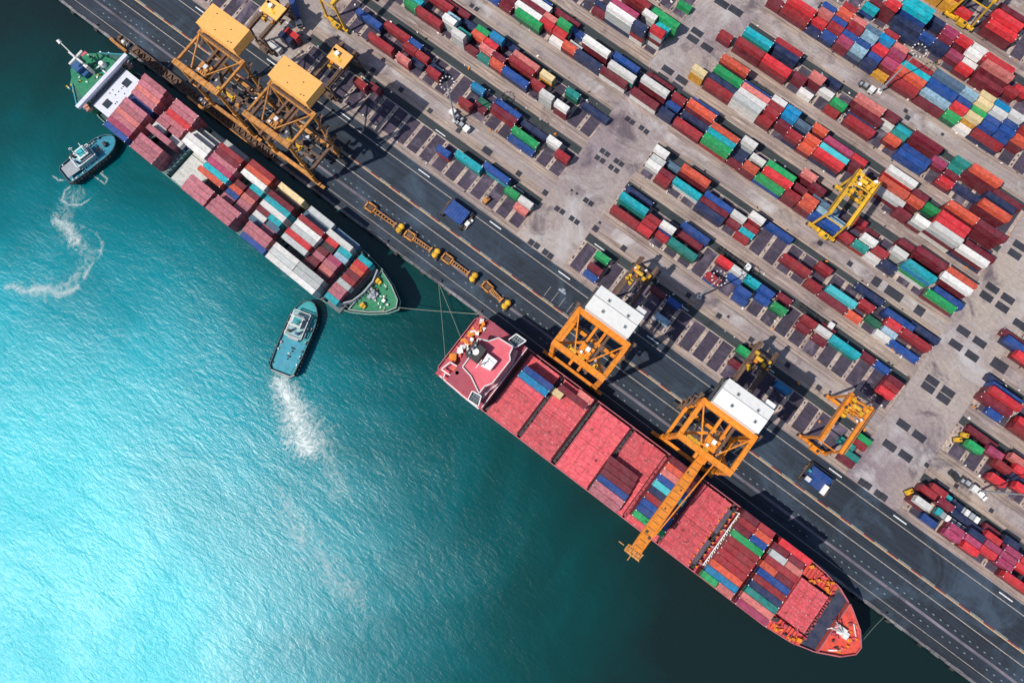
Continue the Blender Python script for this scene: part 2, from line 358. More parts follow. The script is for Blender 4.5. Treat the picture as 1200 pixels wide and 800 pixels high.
while xx < 235:
    jn.quad(xx, xx+.08, 63.1, 65.3, .019); jn.quad(xx, xx+.08, 80.7, 83.9, .019); jn.quad(xx+2, xx+2.08, 103.5+2.8, 111.0, .019); xx += 4.4
stuff(jn.build('slab_joint', M_COPE, yp))
for q in PADS.split():
    u, v, a, b = map(float, q.split(',')); x, y = at(u, v)
    MB().box(x, y, .0, a, b, .03).build('dark_ground_plate', M_PAT, yp)

# loose yard clutter: twistlock bins, dunnage, cones
cl = {}
for k in range(900):
    b = random.choice(list(BS)); s0 = BS[b]; seg = random.choice(SEG[b])
    x = random.uniform(max(seg[0], -170), min(seg[1], 200)); y = s0+random.choice((random.uniform(11.7, 13.4), random.uniform(-.6, .4), random.uniform(.5, 11.5), random.uniform(14.6, 15.6)))
    key = random.choice(('w', 'r', 'd', 'o', 'd', 'w', 'c'))
    m_ = cl.setdefault(key, MB()); m_.box(x, y, .01, random.uniform(.25, 1.1), random.uniform(.2, .7), random.uniform(.15, .7), random.random()*3)
for key, m_ in cl.items():
    stuff(m_.build('yard_clutter', {'w': WHT, 'r': RST, 'd': DRK, 'o': CRO, 'c': GRY}[key](), yp))
# ---- what stands where: row, x, size, colours from bottom to top
# each: block number, row, x, length in twenty-foot units*2, then colour numbers from bottom to top
YARD = [
    (0, 0, -176.3, 2, 17), (0, 0, -21.1, 2, 7), (0, 0, 91.9, 2, 0), (0, 0, 126.4, 2, 7), (0, 0, 134.4, 2, 0, 5), (0, 0, 141.7, 2, 0, 2), (0, 0, 160.9, 4, 0, 2), (0, 1, -21.0, 2, 0, 0), 
    (0, 1, 9.7, 2, 12), (0, 1, 92.3, 2, 9), (0, 1, 119.1, 2, 0, 0, 17), (0, 1, 134.6, 2, 0, 5), (0, 1, 140.8, 2, 0, 5), (0, 1, 147.0, 2, 0, 2), (0, 1, 153.7, 2, 0, 5), (0, 2, -173.5, 2, 8, 8), 
    (0, 2, -94.5, 2, 1, 7), (0, 2, -57.6, 2, 4), (0, 2, 41.3, 2, 0), (0, 2, 88.8, 2, 9), (0, 2, 140.7, 2, 0, 8), (0, 2, 147.1, 2, 0, 5), (0, 2, 153.3, 2, 0, 5), (0, 2, 159.5, 2, 0, 2), 
    (0, 3, -172.4, 2, 0, 2), (0, 3, -137.9, 2, 0, 1), (0, 3, -84.6, 4, 9, 10), (0, 3, -63.8, 2, 16, 15), (0, 3, -57.2, 2, 18, 17), (0, 3, -21.4, 2, 16, 15), (0, 3, 58.9, 2, 7, 13), (0, 3, 92.1, 2, 1), 
    (0, 3, 119.9, 2, 0, 1), (0, 3, 126.8, 2, 0, 0), (0, 3, 136.8, 4, 8), (0, 3, 145.9, 2, 0, 2), (0, 3, 153.8, 2, 0, 5), (0, 3, 160.0, 2, 0, 2), (0, 4, -133.1, 2, 0), (0, 4, -73.0, 4, 10, 7), 
    (0, 4, 2.5, 2, 0), (0, 4, 9.8, 2, 7), (0, 4, 40.8, 2, 16, 15), (0, 4, 92.7, 2, 15), (0, 4, 122.5, 2, 0, 1), (0, 4, 130.6, 2, 8), (0, 4, 145.4, 2, 0), (0, 4, 151.6, 2, 8, 8), 
    (1, 0, -141.9, 4, 0, 1), (1, 0, -130.6, 2, 1, 4), (1, 0, -99.8, 2, 0, 1), (1, 0, -73.0, 4, 7), (1, 0, -24.2, 4, 0, 1), (1, 0, -15.0, 2, 0, 2), (1, 0, 15.7, 2, 7, 1), (1, 0, 28.3, 2, 7), 
    (1, 0, 136.8, 2, 0, 2), (1, 1, -126.2, 2, 8), (1, 1, -117.6, 2, 0, 1), (1, 1, -95.1, 2, 0), (1, 1, -73.1, 4, 16, 15), (1, 1, -15.1, 2, 0, 1), (1, 1, -8.8, 2, 1), (1, 1, 0.4, 4, 16, 9), 
    (1, 1, 27.6, 2, 7, 7), (1, 1, 89.1, 2, 0, 2), (1, 1, 145.2, 2, 0, 2), (1, 2, -152.1, 4, 8, 7), (1, 2, -131.3, 2, 0, 1), (1, 2, -125.1, 2, 0, 1), (1, 2, -118.9, 2, 8), (1, 2, -94.5, 2, 16), 
    (1, 2, -85.2, 4, 1, 0), (1, 2, -57.1, 2, 0, 1), (1, 2, -24.2, 4, 9, 9, 10), (1, 2, -15.0, 2, 0, 1), (1, 2, -8.8, 2, 7, 7, 17), (1, 2, 22.4, 2, 7), (1, 2, 35.1, 2, 7), (1, 2, 41.4, 2, 16, 15), 
    (1, 2, 52.7, 2, 0), (1, 2, 60.1, 2, 0), (1, 2, 89.4, 2, 0, 1), (1, 2, 124.4, 2, 16, 15), (1, 2, 135.8, 2, 0, 1), (1, 2, 143.4, 2, 8), (1, 3, -139.6, 4, 0, 1), (1, 3, -130.4, 2, 8, 7), 
    (1, 3, -99.5, 2, 8, 13), (1, 3, -85.3, 4, 8, 7), (1, 3, -72.7, 4, 8), (1, 3, -63.0, 2, 18, 17), (1, 3, -0.2, 4, 0), (1, 3, 15.7, 2, 0, 2), (1, 3, 21.9, 2, 18, 17), (1, 3, 28.1, 2, 9, 10), 
    (1, 3, 34.3, 2, 7, 7), (1, 3, 52.9, 2, 0, 1), (1, 3, 59.1, 2, 0, 17), (1, 3, 68.3, 4, 9, 10), (1, 3, 89.6, 2, 0, 0), (1, 3, 131.1, 2, 0, 5), (1, 3, 141.9, 2, 0, 2), (1, 4, -24.6, 4, 8), 
    (1, 4, 0.5, 4, 8, 7), (1, 4, 41.3, 2, 0), (1, 4, 60.2, 2, 0), (1, 4, 77.6, 2, 0), (1, 4, 83.8, 2, 7), (1, 4, 125.7, 4, 0), (1, 4, 138.8, 2, 0, 4), (2, 0, -142.7, 2, 16, 15), 
    (2, 0, -133.5, 4, 0, 1), (2, 0, -118.6, 2, 18, 18, 17), (2, 0, -112.4, 2, 0), (2, 0, -106.2, 2, 9), (2, 0, -100.0, 2, 0, 3), (2, 0, -90.8, 4, 8, 7), (2, 0, -75.7, 2, 18, 18, 17), (2, 0, -68.7, 2, 0, 0, 17), 
    (2, 0, -21.0, 2, 0, 1), (2, 0, 0.4, 4, 8, 8), (2, 0, 15.6, 2, 1), (2, 0, 46.6, 2, 0, 1), (2, 0, 56.2, 4, 0), (2, 0, 65.5, 2, 3), (2, 0, 77.5, 2, 17), (2, 0, 86.7, 4, 7), 
    (2, 0, 124.7, 2, 7), (2, 0, 136.9, 4, 0, 1), (2, 1, -141.7, 2, 16, 10), (2, 1, -124.8, 2, 18, 18, 17), (2, 1, -118.1, 2, 8, 9), (2, 1, -106.8, 2, 0, 4), (2, 1, -100.7, 2, 0, 0), (2, 1, -81.8, 2, 0, 1), 
    (2, 1, -27.2, 2, 18, 17), (2, 1, -21.0, 2, 0, 0), (2, 1, -11.8, 4, 17, 10), (2, 1, 0.5, 4, 8, 0), (2, 1, 9.7, 2, 0), (2, 1, 15.9, 2, 10), (2, 1, 37.3, 4, 0, 1), (2, 1, 57.3, 4, 9, 11), 
    (2, 1, 72.0, 2, 16), (2, 1, 78.9, 2, 12), (2, 1, 122.5, 4, 0, 0), (2, 1, 134.1, 2, 0, 2), (2, 2, -125.4, 2, 14, 12), (2, 2, -112.8, 2, 0, 3), (2, 2, -106.5, 2, 0, 2), (2, 2, -91.6, 4, 0, 1), 
    (2, 2, -27.1, 2, 8, 18), (2, 2, 0.7, 4, 8, 7), (2, 2, 9.9, 2, 0, 17), (2, 2, 16.1, 2, 1), (2, 2, 66.3, 2, 0, 1), (2, 2, 78.0, 2, 0, 2), (2, 2, 87.2, 4, 0, 1), (2, 2, 122.8, 4, 0, 0, 2), 
    (2, 3, -133.8, 4, 0, 1), (2, 3, -119.4, 2, 8), (2, 3, -112.7, 2, 16, 15), (2, 3, -105.4, 2, 0, 8, 13), (2, 3, -91.5, 4, 0, 4), (2, 3, -81.1, 2, 20, 19), (2, 3, -68.8, 2, 16, 9), (2, 3, -57.8, 4, 8), 
    (2, 3, -27.6, 2, 0, 0, 17), (2, 3, -21.3, 2, 14), (2, 3, -12.1, 4, 0, 0, 3), (2, 3, 15.5, 2, 0, 1, 17), (2, 3, 46.3, 2, 0, 1), (2, 3, 78.4, 4, 8, 7), (2, 3, 123.1, 4, 7, 7), (2, 4, -133.7, 4, 0), 
    (2, 4, -124.5, 2, 0), (2, 4, -100.0, 2, 8), (2, 4, 25.3, 4, 7), (2, 4, 65.4, 4, 8), (2, 4, 89.1, 4, 8), (2, 4, 118.5, 2, 8), (3, 0, -119.0, 2, 7), (3, 0, -112.8, 2, 0), 
    (3, 0, -101.5, 4, 16, 15), (3, 0, -87.7, 2, 17), (3, 0, -81.5, 2, 0, 3), (3, 0, -72.3, 4, 8, 8), (3, 0, -60.1, 4, 17, 0), (3, 0, -45.6, 4, 17, 0), (3, 0, -35.3, 2, 8, 8), (3, 0, -25.3, 4, 0, 1), 
    (3, 0, -12.7, 4, 1, 15, 15), (3, 0, -3.5, 2, 0), (3, 0, 2.7, 2, 0, 0, 3), (3, 0, 11.9, 4, 7, 15), (3, 0, 21.1, 2, 0, 0, 1), (3, 0, 27.3, 2, 0, 0, 3), (3, 0, 36.5, 4, 7, 7), (3, 0, 45.9, 2, 0, 1), 
    (3, 0, 52.1, 2, 1, 9), (3, 0, 58.5, 2, 17), (3, 0, 64.7, 2, 8, 8), (3, 0, 86.8, 4, 0, 15), (3, 0, 124.3, 4, 0, 2), (3, 1, -112.6, 2, 0, 0), (3, 1, -103.4, 4, 18, 17), (3, 1, -94.2, 2, 0, 2), 
    (3, 1, -88.0, 2, 0, 2), (3, 1, -80.6, 2, 18), (3, 1, -58.5, 4, 0, 9, 17), (3, 1, -12.8, 4, 8, 8, 10), (3, 1, -3.6, 2, 8), (3, 1, 12.7, 4, 0, 0, 2), (3, 1, 27.4, 2, 0, 0, 3), (3, 1, 37.0, 4, 8, 12), 
    (3, 1, 53.0, 2, 0, 0, 17), (3, 1, 59.3, 2, 0, 1), (3, 1, 73.7, 4, 17, 15, 13, 10), (3, 1, 88.4, 4, 7, 7), (3, 1, 118.7, 4, 8, 7), (3, 2, -103.8, 4, 0, 0), (3, 2, -94.7, 2, 0, 4), (3, 2, -87.9, 2, 18, 16, 15), 
    (3, 2, -72.5, 4, 0, 0, 17), (3, 2, -44.8, 4, 0, 0, 17), (3, 2, -35.3, 2, 7), (3, 2, -25.1, 4, 8), (3, 2, -12.8, 4, 0, 0, 3), (3, 2, -3.4, 2, 8), (3, 2, 3.0, 2, 8, 17), (3, 2, 12.4, 4, 16, 15, 15), 
    (3, 2, 22.0, 2, 0, 0), (3, 2, 33.2, 4, 7, 14), (3, 2, 64.4, 2, 18, 18, 17), (3, 2, 117.1, 4, 0), (3, 3, -102.3, 4, 0, 17), (3, 3, -83.3, 2, 7), (3, 3, -60.0, 4, 8, 7), (3, 3, -35.1, 2, 0, 1), 
    (3, 3, -25.1, 4, 0, 0, 3), (3, 3, -3.2, 2, 18, 18, 17), (3, 3, 27.1, 2, 0, 0, 0), (3, 3, 46.6, 2, 0, 1), (3, 3, 52.8, 2, 0), (3, 3, 86.9, 4, 0, 0, 17), (3, 4, -101.0, 2, 7), (3, 4, -90.2, 4, 0), 
    (3, 4, -45.1, 4, 0), (3, 4, -25.0, 4, 7, 7), (3, 4, 21.7, 2, 0, 0, 4), (3, 4, 65.2, 2, 0, 0), (3, 4, 74.4, 4, 0, 0, 0), (3, 4, 87.3, 4, 0, 0, 3), (4, 0, -81.5, 2, 0), (4, 0, -72.3, 4, 8, 18, 18, 17), 
    (4, 0, -63.1, 2, 17, 1, 8, 8), (4, 0, -34.8, 2, 20, 20, 19), (4, 0, -25.1, 4, 0, 1), (4, 0, -12.9, 4, 17, 17, 18), (4, 0, -3.7, 2, 0, 1), (4, 0, 8.6, 2, 8, 0, 1), (4, 0, 14.8, 2, 0, 3), (4, 0, 24.1, 4, 8, 0, 2), 
    (4, 0, 57.8, 2, 0, 0), (4, 0, 64.4, 2, 0, 18, 17), (4, 0, 73.6, 4, 17, 0, 18, 17), (4, 0, 86.2, 4, 8, 0, 17), (4, 1, -82.4, 2, 8), (4, 1, -72.2, 4, 0, 0, 0, 5), (4, 1, -56.6, 2, 17, 0, 18, 2), (4, 1, -25.1, 4, 8, 8), 
    (4, 1, -12.7, 4, 17, 17, 17), (4, 1, -3.4, 2, 0, 0, 1), (4, 1, 3.1, 2, 0, 0), (4, 1, 14.9, 2, 0, 0, 3), (4, 1, 24.3, 4, 9, 9, 11), (4, 1, 50.4, 4, 0, 18), (4, 1, 73.2, 4, 0, 0, 0, 2), (4, 1, 87.2, 4, 0, 0, 0), 
    (4, 2, -65.2, 2, 17), (4, 2, -24.8, 4, 8, 8, 15), (4, 2, -12.6, 4, 0, 0, 4), (4, 2, -3.4, 2, 0, 0, 1), (4, 2, 2.8, 2, 7, 7, 13), (4, 2, 9.0, 2, 8, 8, 14), (4, 2, 15.2, 2, 18), (4, 2, 32.8, 2, 0, 0), 
    (4, 2, 49.2, 4, 0, 0, 3), (4, 2, 58.5, 2, 0, 0, 3), (4, 2, 73.4, 4, 0, 0, 0, 2), (4, 3, -63.6, 2, 0, 18, 17), (4, 3, -57.1, 2, 9, 10), (4, 3, -13.0, 4, 7, 7), (4, 3, -3.5, 2, 18, 18, 17), (4, 3, 2.8, 2, 7, 7, 13), 
    (4, 3, 14.8, 2, 0, 0, 3), (4, 3, 24.4, 4, 0, 5), (4, 3, 33.5, 2, 0, 2), (4, 3, 58.8, 2, 0, 0, 0), (4, 3, 65.3, 2, 16, 15), (4, 4, -71.2, 4, 0, 0, 1), (4, 4, -58.0, 4, 15, 15, 15), (4, 4, -25.3, 4, 0, 0, 3), 
    (4, 4, 49.5, 4, 0, 2, 17), (4, 4, 73.7, 4, 0, 0, 0, 3), (4, 4, 85.8, 4, 0, 0, 0, 0), (5, 0, -35.3, 2, 0, 1), (5, 0, -24.7, 4, 0, 0, 1), (5, 0, -12.5, 4, 0, 1, 2), (5, 0, 2.7, 2, 17), (5, 0, 14.5, 2, 1), 
    (5, 0, 26.4, 4, 0, 1), (5, 0, 49.0, 4, 7, 7), (5, 0, 63.9, 2, 0, 2), (5, 0, 83.5, 4, 0, 0, 3), (5, 1, -55.9, 2, 15), (5, 1, -3.1, 2, 0, 0), (5, 1, 15.1, 2, 16, 15), (5, 1, 25.7, 4, 8), 
    (5, 1, 39.2, 2, 0, 3), (5, 1, 49.3, 4, 7, 7), (5, 1, 73.3, 4, 8), (5, 2, -24.5, 4, 9, 9, 10), (5, 2, 2.5, 2, 0, 0, 4), (5, 2, 8.9, 2, 17), (5, 2, 26.3, 4, 0, 0), (5, 2, 40.0, 2, 9, 9), 
    (5, 2, 57.8, 2, 0, 5), (5, 2, 64.6, 2, 0), (5, 2, 84.1, 4, 8, 8), (5, 3, -13.1, 4, 8, 8), (5, 3, 24.2, 4, 0, 0, 4), (5, 3, 34.0, 2, 17), (5, 3, 40.4, 2, 9, 10), (5, 3, 49.5, 4, 0, 0, 0), 
    (5, 3, 64.1, 2, 9), (5, 3, 73.3, 4, 0, 0, 0, 3), (5, 3, 85.5, 4, 0, 0), (5, 4, -13.1, 4, 0, 1), (5, 4, 8.9, 2, 8), (5, 4, 33.8, 2, 0, 0), (5, 4, 64.7, 2, 9, 9), (6, 0, -28.0, 2, 0, 0), 
    (6, 0, -18.8, 4, 0, 1), (6, 0, -9.6, 2, 8), (6, 0, -3.4, 2, 8, 7), (6, 0, 2.8, 2, 0, 0, 5), (6, 0, 9.0, 2, 8, 14, 12), (6, 0, 15.2, 2, 8, 8), (6, 0, 21.4, 2, 20), (6, 0, 30.6, 4, 0, 1), 
    (6, 0, 42.8, 4, 0), (6, 0, 52.0, 2, 16, 15), (6, 0, 58.2, 2, 17), (6, 0, 67.4, 4, 8, 1), (6, 1, -18.7, 4, 0, 0, 2), (6, 1, -9.5, 2, 8, 2), (6, 1, -3.3, 2, 0, 0, 1), (6, 1, 2.9, 2, 7, 7, 7), 
    (6, 1, 9.0, 2, 7, 7, 7), (6, 1, 15.2, 2, 8, 7), (6, 1, 21.4, 2, 0, 0, 5), (6, 1, 30.6, 4, 0, 0, 3), (6, 1, 42.8, 4, 0, 12), (6, 1, 52.0, 2, 0, 0, 2), (6, 1, 58.2, 2, 20, 20, 19), (6, 1, 64.4, 2, 7, 7, 7), 
    (6, 1, 70.8, 2, 7, 7), (6, 2, -9.5, 2, 0, 0, 4), (6, 2, -3.3, 2, 0, 0, 7), (6, 2, 2.9, 2, 0, 0, 0, 1), (6, 2, 9.1, 2, 7, 7, 7, 12), (6, 2, 15.3, 2, 7, 7, 2), (6, 2, 21.5, 2, 0, 0, 0, 5), (6, 2, 30.6, 4, 9, 9, 10), 
    (6, 2, 42.8, 4, 7, 7, 7), (6, 2, 52.0, 2, 7, 7, 7), (6, 2, 58.2, 2, 16, 16, 15), (6, 2, 64.4, 2, 7, 7, 7), (6, 2, 70.6, 2, 7, 7, 7), (6, 2, 76.8, 2, 0, 0, 3), (6, 3, -9.8, 2, 0, 0, 7), (6, 3, -3.6, 2, 0, 0, 0, 3), 
    (6, 3, 2.6, 2, 0, 0, 0, 4), (6, 3, 8.7, 2, 7, 7, 7, 14), (6, 3, 14.9, 2, 7, 7, 7, 13), (6, 3, 21.1, 2, 0, 0, 0, 4), (6, 3, 30.3, 4, 0, 0, 1), (6, 3, 42.4, 4, 8, 7, 7, 14), (6, 3, 51.6, 2, 7, 7, 7, 12), (6, 3, 57.8, 2, 20, 20, 20, 19), 
    (6, 3, 64.0, 2, 7, 7, 7, 17), (6, 3, 70.2, 2, 7, 7, 7), (6, 3, 76.4, 2, 0, 0, 0, 1), (6, 4, -3.3, 2, 0, 0, 0, 1), (6, 4, 15.3, 2, 0, 0, 0, 1), (6, 4, 57.2, 2, 20, 20, 20, 19), (6, 4, 63.5, 2, 7, 7, 7, 13), (6, 4, 69.8, 2, 7, 7, 7, 17), 
    (7, 0, 3.2, 2, 7, 10), (7, 0, 19.7, 4, 8), (7, 0, 45.5, 2, 0, 2), (7, 0, 55.9, 4, 0, 0), (7, 1, 8.8, 2, 0, 0, 0, 2), (7, 1, 18.0, 4, 8, 8), (7, 1, 27.2, 2, 8, 7), (7, 1, 33.4, 2, 8, 8), 
    (7, 1, 39.6, 2, 0, 5), (7, 1, 45.8, 2, 0, 17), (7, 1, 55.0, 4, 0, 0, 0, 4), (7, 1, 64.2, 2, 0, 1), (7, 2, 3.6, 2, 0), (7, 2, 17.5, 4, 8, 8, 7, 10), (7, 2, 33.2, 2, 0, 0), (7, 2, 44.6, 2, 0, 0, 17), 
    (7, 2, 53.8, 4, 0, 0, 0, 2), (7, 2, 67.5, 2, 0, 2), (7, 3, 17.3, 4, 7, 7, 9, 10), (7, 3, 32.9, 2, 0, 0, 5), (7, 3, 39.1, 2, 0, 0, 2), (7, 3, 45.3, 2, 0, 0, 17), (7, 4, 10.5, 2, 0, 17), (7, 4, 26.8, 2, 8, 8), 
    (8, 0, 20.4, 2, 20, 20), (8, 0, 26.6, 2, 20, 20), (8, 0, 32.8, 2, 0, 2), (8, 0, 48.1, 4, 0, 0, 2), (8, 1, 26.7, 2, 0, 0, 1), (8, 1, 47.1, 4, 0, 0, 0, 2), (8, 2, 27.4, 2, 0, 0, 4), (8, 3, 47.4, 4, 0, 0, 0), ]
# each: bay, row, x, length, colour numbers
SHIP_RED = [
    (1, 7, -13.2, 4, 7, 13), (1, 8, -13.1, 4, 7, 7), (2, 8, -5.5, 2, 19), (2, 9, 0.5, 4, 0), (2, 10, 4.1, 2, 4), (4, 0, 30.0, 4, 6), (4, 1, 30.0, 4, 6), (4, 2, 29.9, 4, 7), 
    (4, 3, 29.6, 4, 0), (4, 4, 29.4, 4, 0), (4, 5, 29.0, 4, 0), (5, 1, 45.8, 4, 0, 0, 15), (5, 2, 45.7, 4, 0, 0, 7), (5, 3, 45.6, 4, 0, 0, 7), (5, 4, 45.5, 4, 0, 0, 1), (5, 5, 45.5, 4, 0, 0, 8), 
    (5, 6, 45.4, 4, 0, 0, 11), (5, 7, 45.4, 4, 0, 8, 7), (5, 8, 45.4, 4, 0, 0, 4), (5, 9, 45.4, 4, 0, 0, 3), (5, 10, 45.4, 4, 0, 0, 0), (7, 0, 72.0, 2, 0, 0, 15), (7, 0, 78.3, 2, 0, 0, 4), (7, 1, 75.3, 4, 0, 0, 13), 
    (7, 2, 75.3, 4, 0, 0, 3), (7, 3, 75.4, 4, 0, 0, 1), (7, 4, 75.4, 4, 0, 0, 1), (7, 5, 75.4, 4, 0, 0, 1), (7, 6, 75.4, 4, 0, 0, 1), (7, 7, 75.3, 4, 0, 0, 15), (7, 8, 71.9, 2, 0, 0, 0), (7, 8, 78.2, 2, 0, 0, 7), 
    (7, 9, 72.1, 2, 0, 0, 1), (7, 9, 78.4, 2, 0, 0, 3), (7, 10, 71.8, 2, 0, 0, 0), (7, 10, 78.1, 2, 0, 0, 1), (8, 0, 89.2, 4, 0, 0, 5), (8, 1, 89.2, 4, 0, 0, 4), (8, 2, 89.3, 4, 0, 0, 9), (8, 3, 89.2, 4, 0, 0, 8), 
    (8, 4, 89.1, 4, 0, 0, 1), (8, 5, 89.1, 4, 0, 0, 7), (8, 6, 85.6, 2, 0, 0, 3), (8, 6, 91.8, 2, 0, 0, 0), (8, 7, 88.9, 4, 0, 0, 1), (8, 8, 86.0, 2, 0, 0, 18), (8, 8, 92.2, 2, 0, 0, 4), (8, 9, 85.3, 2, 0, 0, 0), 
    (8, 9, 91.6, 2, 0, 0, 0), (8, 10, 89.6, 4, 0, 0, 2), ]
SHIP_GREEN = [
    (1, 0, -46.5, 4, 7, 7), (1, 1, -44.7, 4, 6, 6, 5), (1, 2, -44.8, 4, 6, 6, 6), (1, 3, -44.9, 4, 6, 6, 4), (1, 4, -45.0, 4, 6, 6, 6), (1, 5, -45.2, 4, 6, 6, 6), (1, 6, -46.3, 4, 7, 7), (1, 7, -45.0, 4, 6, 6, 6), 
    (1, 8, -45.1, 4, 6, 6, 4), (1, 9, -45.6, 4, 6, 6, 6), (1, 10, -46.1, 4, 6, 6, 6), (2, 0, -30.7, 4, 6, 6, 6), (2, 1, -30.7, 4, 6, 6, 6), (2, 2, -30.9, 4, 6, 6, 6), (2, 4, -30.9, 4, 6, 6, 6), (2, 5, -34.4, 2, 7, 17), 
    (2, 5, -25.8, 2, 7, 17), (2, 6, -34.6, 2, 0, 6), (2, 6, -28.4, 2, 6, 6), (2, 7, -31.6, 4, 0, 6), (2, 8, -29.1, 4, 6, 6, 2), (2, 9, -29.3, 4, 6, 6, 6), (2, 10, -29.6, 4, 6, 6, 6), (3, 6, -16.7, 4, 17, 17, 17), 
    (3, 7, -16.8, 4, 17, 17, 17), (3, 8, -18.5, 4, 17, 17), (3, 9, -18.7, 4, 18), (9, 0, -4.6, 4, 6, 6, 6), (9, 1, -4.8, 4, 6, 6, 6), (9, 2, -4.9, 4, 6, 6, 6), (9, 4, -4.7, 4, 4, 4, 3), (9, 5, -4.0, 4, 11, 11, 10), 
    (9, 6, -4.1, 4, 6, 6, 5), (9, 7, -4.1, 4, 6, 6, 6), (9, 8, -4.3, 4, 0, 0, 0), (9, 9, -4.6, 4, 0, 0, 1), (9, 10, -6.9, 4, 18), (4, 0, 7.8, 4, 6, 6, 6), (4, 1, 7.8, 4, 6, 6, 6), (4, 2, 8.3, 4, 6, 6, 6), 
    (4, 3, 4.8, 2, 6, 6), (4, 3, 11.1, 2, 6, 6), (4, 4, 4.9, 2, 6, 7), (4, 4, 11.1, 2, 6, 6), (4, 5, 4.7, 2, 6, 3), (4, 5, 10.9, 2, 6, 4), (4, 6, 4.5, 2, 6, 0), (4, 6, 11.1, 2, 6, 0), 
    (4, 7, 11.1, 2, 6, 10), (4, 8, 9.0, 4, 17, 17, 17), (4, 9, 9.0, 4, 6, 6, 3), (4, 10, 9.0, 4, 6, 6, 1), (5, 0, 23.6, 4, 7, 7), (5, 1, 24.1, 4, 6, 6, 6), (5, 2, 23.9, 4, 6, 6, 6), (5, 3, 18.7, 2, 18, 14), 
    (5, 3, 24.5, 2, 6, 6), (5, 4, 18.8, 2, 18, 17), (5, 4, 25.2, 2, 14, 14), (5, 5, 18.5, 2, 6, 0), (5, 5, 24.2, 2, 11, 10), (5, 6, 22.6, 4, 17, 17, 17), (5, 7, 22.6, 4, 11, 11, 10), (5, 8, 22.4, 4, 0, 0, 0), 
    (5, 9, 22.5, 4, 21, 21), (5, 10, 23.4, 4, 19, 19, 19), (6, 0, 37.4, 4, 17, 17, 17), (6, 1, 37.2, 4, 18, 18, 18), (6, 2, 37.1, 4, 17, 17, 17), (6, 4, 37.1, 4, 18, 18, 18), (6, 5, 36.9, 4, 2, 2, 2), (6, 6, 37.4, 4, 17, 17, 18), 
    (6, 7, 37.4, 4, 17, 17, 17), (6, 8, 37.3, 4, 6, 6, 1), (6, 9, 36.6, 4, 18, 14), (6, 10, 38.1, 4, 18, 18, 18), (7, 0, 48.8, 4, 17, 17, 17), (7, 1, 48.9, 4, 18, 18, 18), (7, 2, 48.7, 4, 18, 18, 18), (7, 3, 45.2, 2, 6, 0), 
    (7, 3, 51.5, 2, 6, 0), (7, 4, 45.0, 2, 6, 0), (7, 4, 51.5, 2, 6, 4), (7, 5, 45.3, 2, 6, 6), (7, 5, 51.3, 2, 6, 6), (7, 6, 45.3, 2, 6, 0), (7, 6, 51.5, 2, 6, 5), (7, 7, 46.3, 2, 21, 21), 
    (7, 7, 52.7, 2, 14, 12), (7, 8, 46.1, 2, 2, 2), (7, 8, 52.5, 2, 11, 10), (7, 9, 49.0, 4, 18, 18, 17), (7, 10, 49.4, 4, 14, 14), (8, 1, 60.0, 2, 11, 10), (8, 2, 59.8, 2, 6, 6), (8, 3, 59.8, 2, 6, 6), 
    (8, 4, 60.0, 2, 17, 18), (8, 5, 60.2, 2, 6, 1), (8, 6, 60.3, 2, 6, 0), (8, 7, 60.3, 2, 6, 3), (8, 8, 60.2, 2, 6, 2), (8, 9, 60.4, 2, 11, 10), ]
# ================================================================ CONTAINERS
def container_mesh(L, Wd=2.42, Hh=2.57, light=False):
    b = MB(); e = .10; l, w_, h = L/2, Wd/2, Hh
    # bottom ring, top ring, inset sides and a roof sheet sunk between the rails
    def ring(a, c, z): return [(-a, -c, z), (a, -c, z), (a, c, z), (-a, c, z)]
    def strip(r0, r1):
        vs = r0+r1; b.add(vs, [(i, (i+1) % 4, 4+(i+1) % 4, 4+i) for i in range(4)])
    strip(ring(l, w_, 0), ring(l, w_, .16)); strip(ring(l, w_, .16), ring(l-.06, w_-.05, .17))
    strip(ring(l-.06, w_-.05, .17), ring(l-.06, w_-.05, h-.14)); strip(ring(l-.06, w_-.05, h-.14), ring(l, w_, h-.13))
    strip(ring(l, w_, h-.13), ring(l, w_, h)); strip(ring(l, w_, h), ring(l-.12, w_-.10, h))
    strip(ring(l-.12, w_-.10, h), ring(l-.14, w_-.12, h-.05)); b.add(ring(l-.14, w_-.12, h-.05), [(0, 1, 2, 3)])
    for sx in (-1, 1):
        for sy in (-1, 1):
            b.box(sx*(l-.10), sy*(w_-.09), -.01, .22, .20, .19); b.cur = 1 if light else 0; b.box(sx*(l-.11), sy*(w_-.10), h-.19, .30 if light else .24, .26 if light else .22, .21); b.cur = 0
            b.box(sx*(l-.05), sy*(w_-.05), .17, .12, .12, h-.3)
    for k in range(3): b.box(l-.02, -w_*.55+k*w_*.55, .2, .05, .05, h-.4)      # door bars
    return b
CMESH = {}
def cmesh(L, Wd, light=False):
    if (L, Wd, light) not in CMESH:
        o = container_mesh(L, Wd, 2.57, light).build('container_shell', None, mats=[cm('m'), WHT()]); CMESH[(L, Wd, light)] = o.data; bpy.data.objects.remove(o)
    return CMESH[(L, Wd, light)]
LOW = {}                       # lower tiers of the stacks: joined, one object per place
def low(place, x, y, z, L, Wd, rz, k):
    b, ks = LOW.setdefault(place, (MB(), []))
    if k not in ks: ks.append(k)
    b.cur = ks.index(k); cs, sn = math.cos(rz), math.sin(rz)
    b.box(x, y, z, L, Wd, 2.44, rz)
    for s in (-1, 1): b.box(x-s*sn*(Wd/2-.02), y+s*cs*(Wd/2-.02), z, L, .1, .16, rz)
tops = []
def stack(place, x, y, z0, L, Wd, rz, st, where):
    for i, k in enumerate(st[:-1]): low(place, x, y, z0+2.6*i, L, Wd, rz, k)
    tops.append([x, y, z0+2.6*(len(st)-1), L, Wd, rz, st[-1], where, len(st), place])
